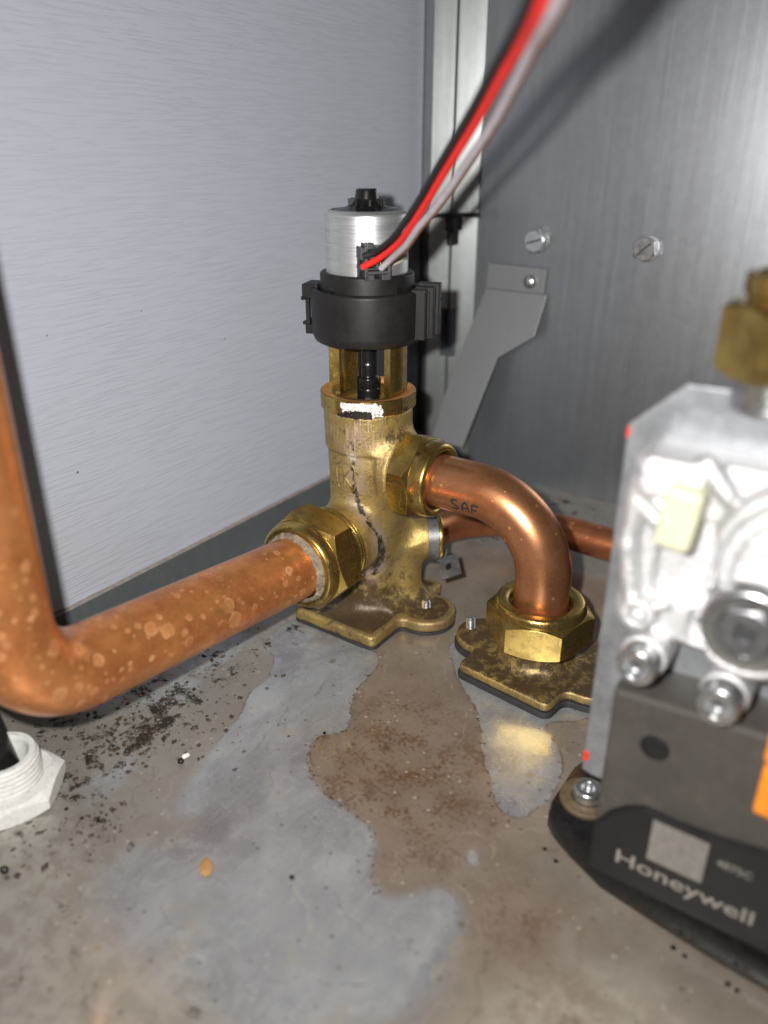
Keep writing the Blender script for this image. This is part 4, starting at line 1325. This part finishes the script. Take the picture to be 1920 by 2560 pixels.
# casting
def cap2(px_, pz_, a, b):
    ax, az_ = a
    ex, ez = b[0] - ax, b[1] - az_
    t_ = np.clip(((px_ - ax) * ex + (pz_ - az_) * ez) / (ex * ex + ez * ez), 0, 1)
    return np.hypot(px_ - ax - t_ * ex, pz_ - az_ - t_ * ez)
def gas_sdf(x, y, z):
    b = rext(rbox2(x + 4, z - 122, 49.5, 25.5, 5), y, 192, 6.5, 2.0)
    top = rext(rbox2(x + 43, z - 142, 8, 5.5, 3), y, 187, 6.0, 1.6)
    dm = rext(np.hypot(x + 8, z - 124) - 25, y, 188, 7.5, 3.5)
    d = smin(b, dm, 1.6)
    d = smin(d, top, 1.2)
    fl = rext(np.hypot(x + 19.5, z - 111) - 14.2, y, 186, 7.5, 1.6)
    d = smin(d, fl, 1.2)
    d = smax(d, -rext(np.hypot(x + 19.5, z - 111) - 11.6, y, 178, 3.4, 0.8), 0.8)
    for a, c, r in (((-51, 140), (-51.5, 122), 2.6), ((-51.5, 122), (-48.5, 106), 2.6), ((-33, 124), (-41, 108), 2.4), ((-30, 140), (-36, 147), 2.4), ((-43, 128), (-50, 134), 2.2)):
        rb = np.hypot(np.maximum(cap2(x, z, a, c) - 0, 0), (y - 185) * 0.8) - r
        d = smin(d, rb, 1.2)
    for cx_, cz_, r in ((-46, 104, 4.6), (-42.6, 92.5, 6.2), (-21.8, 89.5, 6.2)):
        tw = smax(np.hypot(x - cx_, z - cz_) - r, np.abs(y - 187) - 6.5, 1)
        d = smin(d, tw, 1.2)
    d = smax(d, -smax(np.hypot(x + 46, z - 104) - 2.0, y - 184.5, 0.5), 0.5)
    pk = smax(rbox2(x + 37.5, z - 120, 7.0, 11.5, 3), np.abs(y - 184) - 5.5, 1)
    pk = np.minimum(pk, smax(rbox2(x + 31, z - 103, 3.0, 5.0, 2), np.abs(y - 184) - 5.0, 1))
    pk = np.minimum(pk, smax(rext(np.abs(np.hypot(x + 8, z - 124) - 19.5) - 1.6, y, 180, 2.6, 0.6), z * 0 - 1, 0.1))
    d = smax(d, -pk, 1.5)
    return d
Gx, Gy, Gz = grid((-58, 176, 80), (48, 201, 151), 0.65)
gv, gf = surface_nets(gas_sdf(Gx, Gy, Gz), (-58, 176, 80), 0.65)
cst = obj('housing', (gv, gf), M['alu'], gas, angle=None)
plg = obj('hex_plug', on_front(lathe(rprof([(10.8, 0), (10.8, 2.6), (9.6, 3.6), (6.4, 3.6), (6.0, 1.2), (0.1, 1.2)], 0.6), 64), -19.5, 180.2, 111), M['steel'], gas)
obj('hex_head', on_front(hexnut(6.0, 4.6, 2.6, 5.6, phase=10), -19.5, 180.2, 111), M['steeld'], plg, angle=25)
for x, z in ((-42.6, 92.5), (-21.8, 89.5)):
    sc = obj('cap_screw', on_front(lathe(rprof([(5.3, 0), (5.3, 5.4), (4.7, 6.2), (2.9, 6.2), (2.7, 3.2), (0.1, 3.2)], 0.6), 48), x, 180.8, z), M['steel'], gas)
    obj('recess_pin', on_front(lathe([(0.9, 3.2), (0.8, 5.0), (0.05, 5.1)], 16), x, 180.8, z), M['steel'], sc)
obj('yellow_cap', on_front(box(-4.4, 4.4, -8.0, 8.0, 0, 7, 1.6), -39.0, 183.5, 134.5, -6), M['yellow'], gas, smooth=False)

# black module below
v, f = extrude([(-48.6, 15.5), (46, 15.5), (46, 86), (-48.6, 80)], 0, 18, 1.2)
mod = obj('module', (np.stack([v[:, 0], 180.4 + v[:, 2], v[:, 1]], 1), f), M['blackdust'], gas, smooth=False)
v, f = extrude([(-48.4, 14.5), (46, 14.5), (46, 54), (-6.6, 47.7), (-16.7, 46), (-26, 45.2), (-34.9, 45.8), (-40.3, 42.8), (-44.7, 38.4), (-48.4, 32)], 0, 8, 1.0)
obj('lower_cover', (np.stack([v[:, 0], 178.6 + v[:, 2], v[:, 1]], 1), f), M['black'], mod, smooth=False)
v, f = text_mesh('Honeywell', 7.0, 0.09)
hw = v[:, 0].max()
obj('lettering', (np.stack([-40.9 + v[:, 0] * 38.5 / hw, np.full(len(v), 178.52), 22.4 + v[:, 1]], 1), f), M['print'], mod, smooth=False)
v, f = text_mesh('4875C', 3.4, 0.02)
obj('lettering', (np.stack([-14.3 + v[:, 0], np.full(len(v), 178.52), 37.6 + v[:, 1]], 1), f), M['print'], mod, smooth=False)
obj('label', box(-32.0, -16.8, 178.40, 178.56, 28.9, 43.6), M['sticker'], mod, smooth=False)
obj('dimple', on_front(lathe([(4.0, 0.05), (3.6, 0.3), (0.05, 0.3)], 32), -35.5, 180.4, 66), M['black'], mod)
obj('orange_tab', join(box(-9.6, 20, 176.6, 180.3, 77, 91, 1.2), box(-9.2, 20, 176.2, 180.3, 61, 76, 1.2)), M['orange'], gas, smooth=False)

# brass union nut on the outlet above
un = obj('outlet_nut', tr(hexnut(13.2, 16.5, 9, 12.6, 12.6, phase=200), t=(-26.5, 199, 166)), M['brass'], gas, angle=22)
obj('nut_collar', tr(lathe(rprof([(10.5, 182), (10.5, 184), (11.4, 184.4), (11.4, 188.6), (9, 189), (8, 182)], 0.5), 64), t=(-26.5, 199, 0)), M['brass'], un)
pr = [(10.0, 158)]
for k in range(5):
    pr += [(10.4, 158.6 + k * 1.6), (9.7, 159.4 + k * 1.6)]
pr += [(10, 167)]
obj('outlet_thread', tr(lathe(pr, 64), t=(-26.5, 199, 0)), M['steel'], gas, angle=30)

# ================================================================== things lying on the floor
def lump(name, c, r, mat, label, cat, seed, sub=2, squash=(1, 1, 1), group=None, jag=0.18, rot=0):
    import bmesh
    bm = bmesh.new()
    bmesh.ops.create_icosphere(bm, subdivisions=sub, radius=1)
    g = np.random.default_rng(seed)
    v = np.array([q.co[:] for q in bm.verts])
    f = [[q.index for q in p_.verts] for p_ in bm.faces]
    bm.free()
    v *= (1 + g.normal(0, jag, len(v)))[:, None]
    v = v * np.array(squash) * r
    v = v @ rotz(rot).T
    v[:, 2] -= v[:, 2].min() - 0.03
    o = obj(name, (v + np.array((*c, 0)), f), mat, None, loc=(*c, 0), smooth=True, angle=40)
    tag(o, label, cat, group)
    return o
lump('white_chip', (-197.4, 152.4), 1.5, M['chip'], 'tiny white angular chip beside a black bead on the floor', 'chip', 3, 1, (1.25, 0.8, 0.6), jag=0.1, rot=40)
lump('black_bead', (-196.9, 149.4), 1.25, M['bead'], 'glossy black bead just in front of the white chip', 'bead', 4, 2, (1, 1, 0.95), jag=0.05)
lump('rust_flake', (-153.6, 120.8), 3.6, M['flake'], 'orange brown flake lying flat on the bluish patch of floor', 'flake', 5, 2, (1.15, 0.62, 0.16), jag=0.12, rot=-35)
lump('black_bead', (-205.9, 82.4), 1.5, M['bead'], 'glossy black bead alone near the left edge of the floor', 'bead', 6, 2, (1, 0.9, 0.9), jag=0.05)
lump('grit', (-128.0, 133.4), 0.9, M['bead'], 'dark grain of grit on the brown floor near the rust flake', 'grit', 8, 1, (1, 1, 0.7))
lump('grit', (-162.3, 193.5), 0.8, M['bead'], 'dark grain of grit on the rim of the bluish stain', 'grit', 9, 1, (1, 1, 0.7))

def scatter(n, area, r0, r1, seed, mat, name, label, cat, flat=0.6):
    g = np.random.default_rng(seed)
    V, Fq = [], []
    oct_v = np.array([(1, 0, 0), (0, 1, 0), (-1, 0, 0), (0, -1, 0), (0, 0, 1), (0, 0, -0.3)], float)
    oct_f = [(0, 1, 4), (1, 2, 4), (2, 3, 4), (3, 0, 4), (1, 0, 5), (2, 1, 5), (3, 2, 5), (0, 3, 5)]
    for k in range(n):
        c, s = area[g.integers(len(area))]
        x, y = g.normal(c[0], s), g.normal(c[1], s)
        if not (-293 < x < 0) or y > 473 or math.hypot(x - GX, y - GY) < 21:
            continue
        r = r0 + (r1 - r0) * g.random() ** 3
        v = oct_v * r * (1 + g.normal(0, 0.25, (6, 1))) * (1 + 0.6 * g.random(), 1, flat)
        v = v @ rotz(g.random() * 360).T
        b = len(V) * 6
        V.append(v + (x, y, r * 0.1 + 0.02))
        Fq += [[i + b for i in q] for q in oct_f]
    o = obj(name, (np.concatenate(V), Fq), mat, None, smooth=False, kind='stuff')
    tag(o, label, cat)
scatter(900, [((-228, 155), 9), ((-224, 142), 8), ((-240, 142), 10), ((-255, 150), 12), ((-232, 172), 8), ((-218, 136), 6), ((-197, 112), 5), ((-215, 92), 12), ((-225, 205), 12), ((-205, 165), 14)],
        0.15, 1.25, 21, M['crumb'], 'floor_crumbs', 'dark wet crumbs of dirt scattered under the copper pipe', 'dirt')
lineA = [(p_, 0.7) for p_ in PA[32:130:3]] + [(p_, 0.7) for p_ in PB[8:72:3]] + [((-140, 195), 14), ((-76, 200), 5), ((-78, 192), 6), ((-185, 250), 8), ((-150, 275), 6)]
scatter(420, lineA, 0.12, 0.5, 22, M['crumb'], 'rust_specks', 'fine brown specks along the edges of the floor stains', 'dirt', 0.4)
dv = []
for k, (x, y, r) in enumerate(((-66, 190.5, 0.7), (-61, 188, 0.8), (-20, 178.6, 0.9), (-16.5, 177.8, 0.8), (-4, 176, 0.9), (-1.5, 175.5, 0.8), (-213, 110.5, 0.8), (-205, 111, 0.8), (-199, 113.5, 0.9), (-226, 141, 0.7), (-221, 139, 0.7))):
    b_, f_ = lathe([(max(r * math.sin(q), 1e-3), 0.02 + r * 0.7 * math.cos(q)) for q in np.linspace(1.57, 0, 6)], 14)
    dv.append((b_ + (x, y, 0.03), f_))
for k, (x, y) in enumerate(((-52, 188.2), (-45, 187.2), (-40, 186), (-33, 184.8), (-28, 184.4), (-24, 184.6), (-30, 186.0))):
    b_, f_ = lathe([(max(0.7 * math.sin(q), 1e-3), 0.5 * math.cos(q)) for q in np.linspace(1.57, 0, 6)], 14)
    dv.append((b_ + (x, y, 10.5), f_))
o = obj('water_droplets', join(*dv), M['water'], None, kind='stuff', angle=None)
tag(o, 'tiny clear water droplets beaded round the gas valve foot', 'droplets')
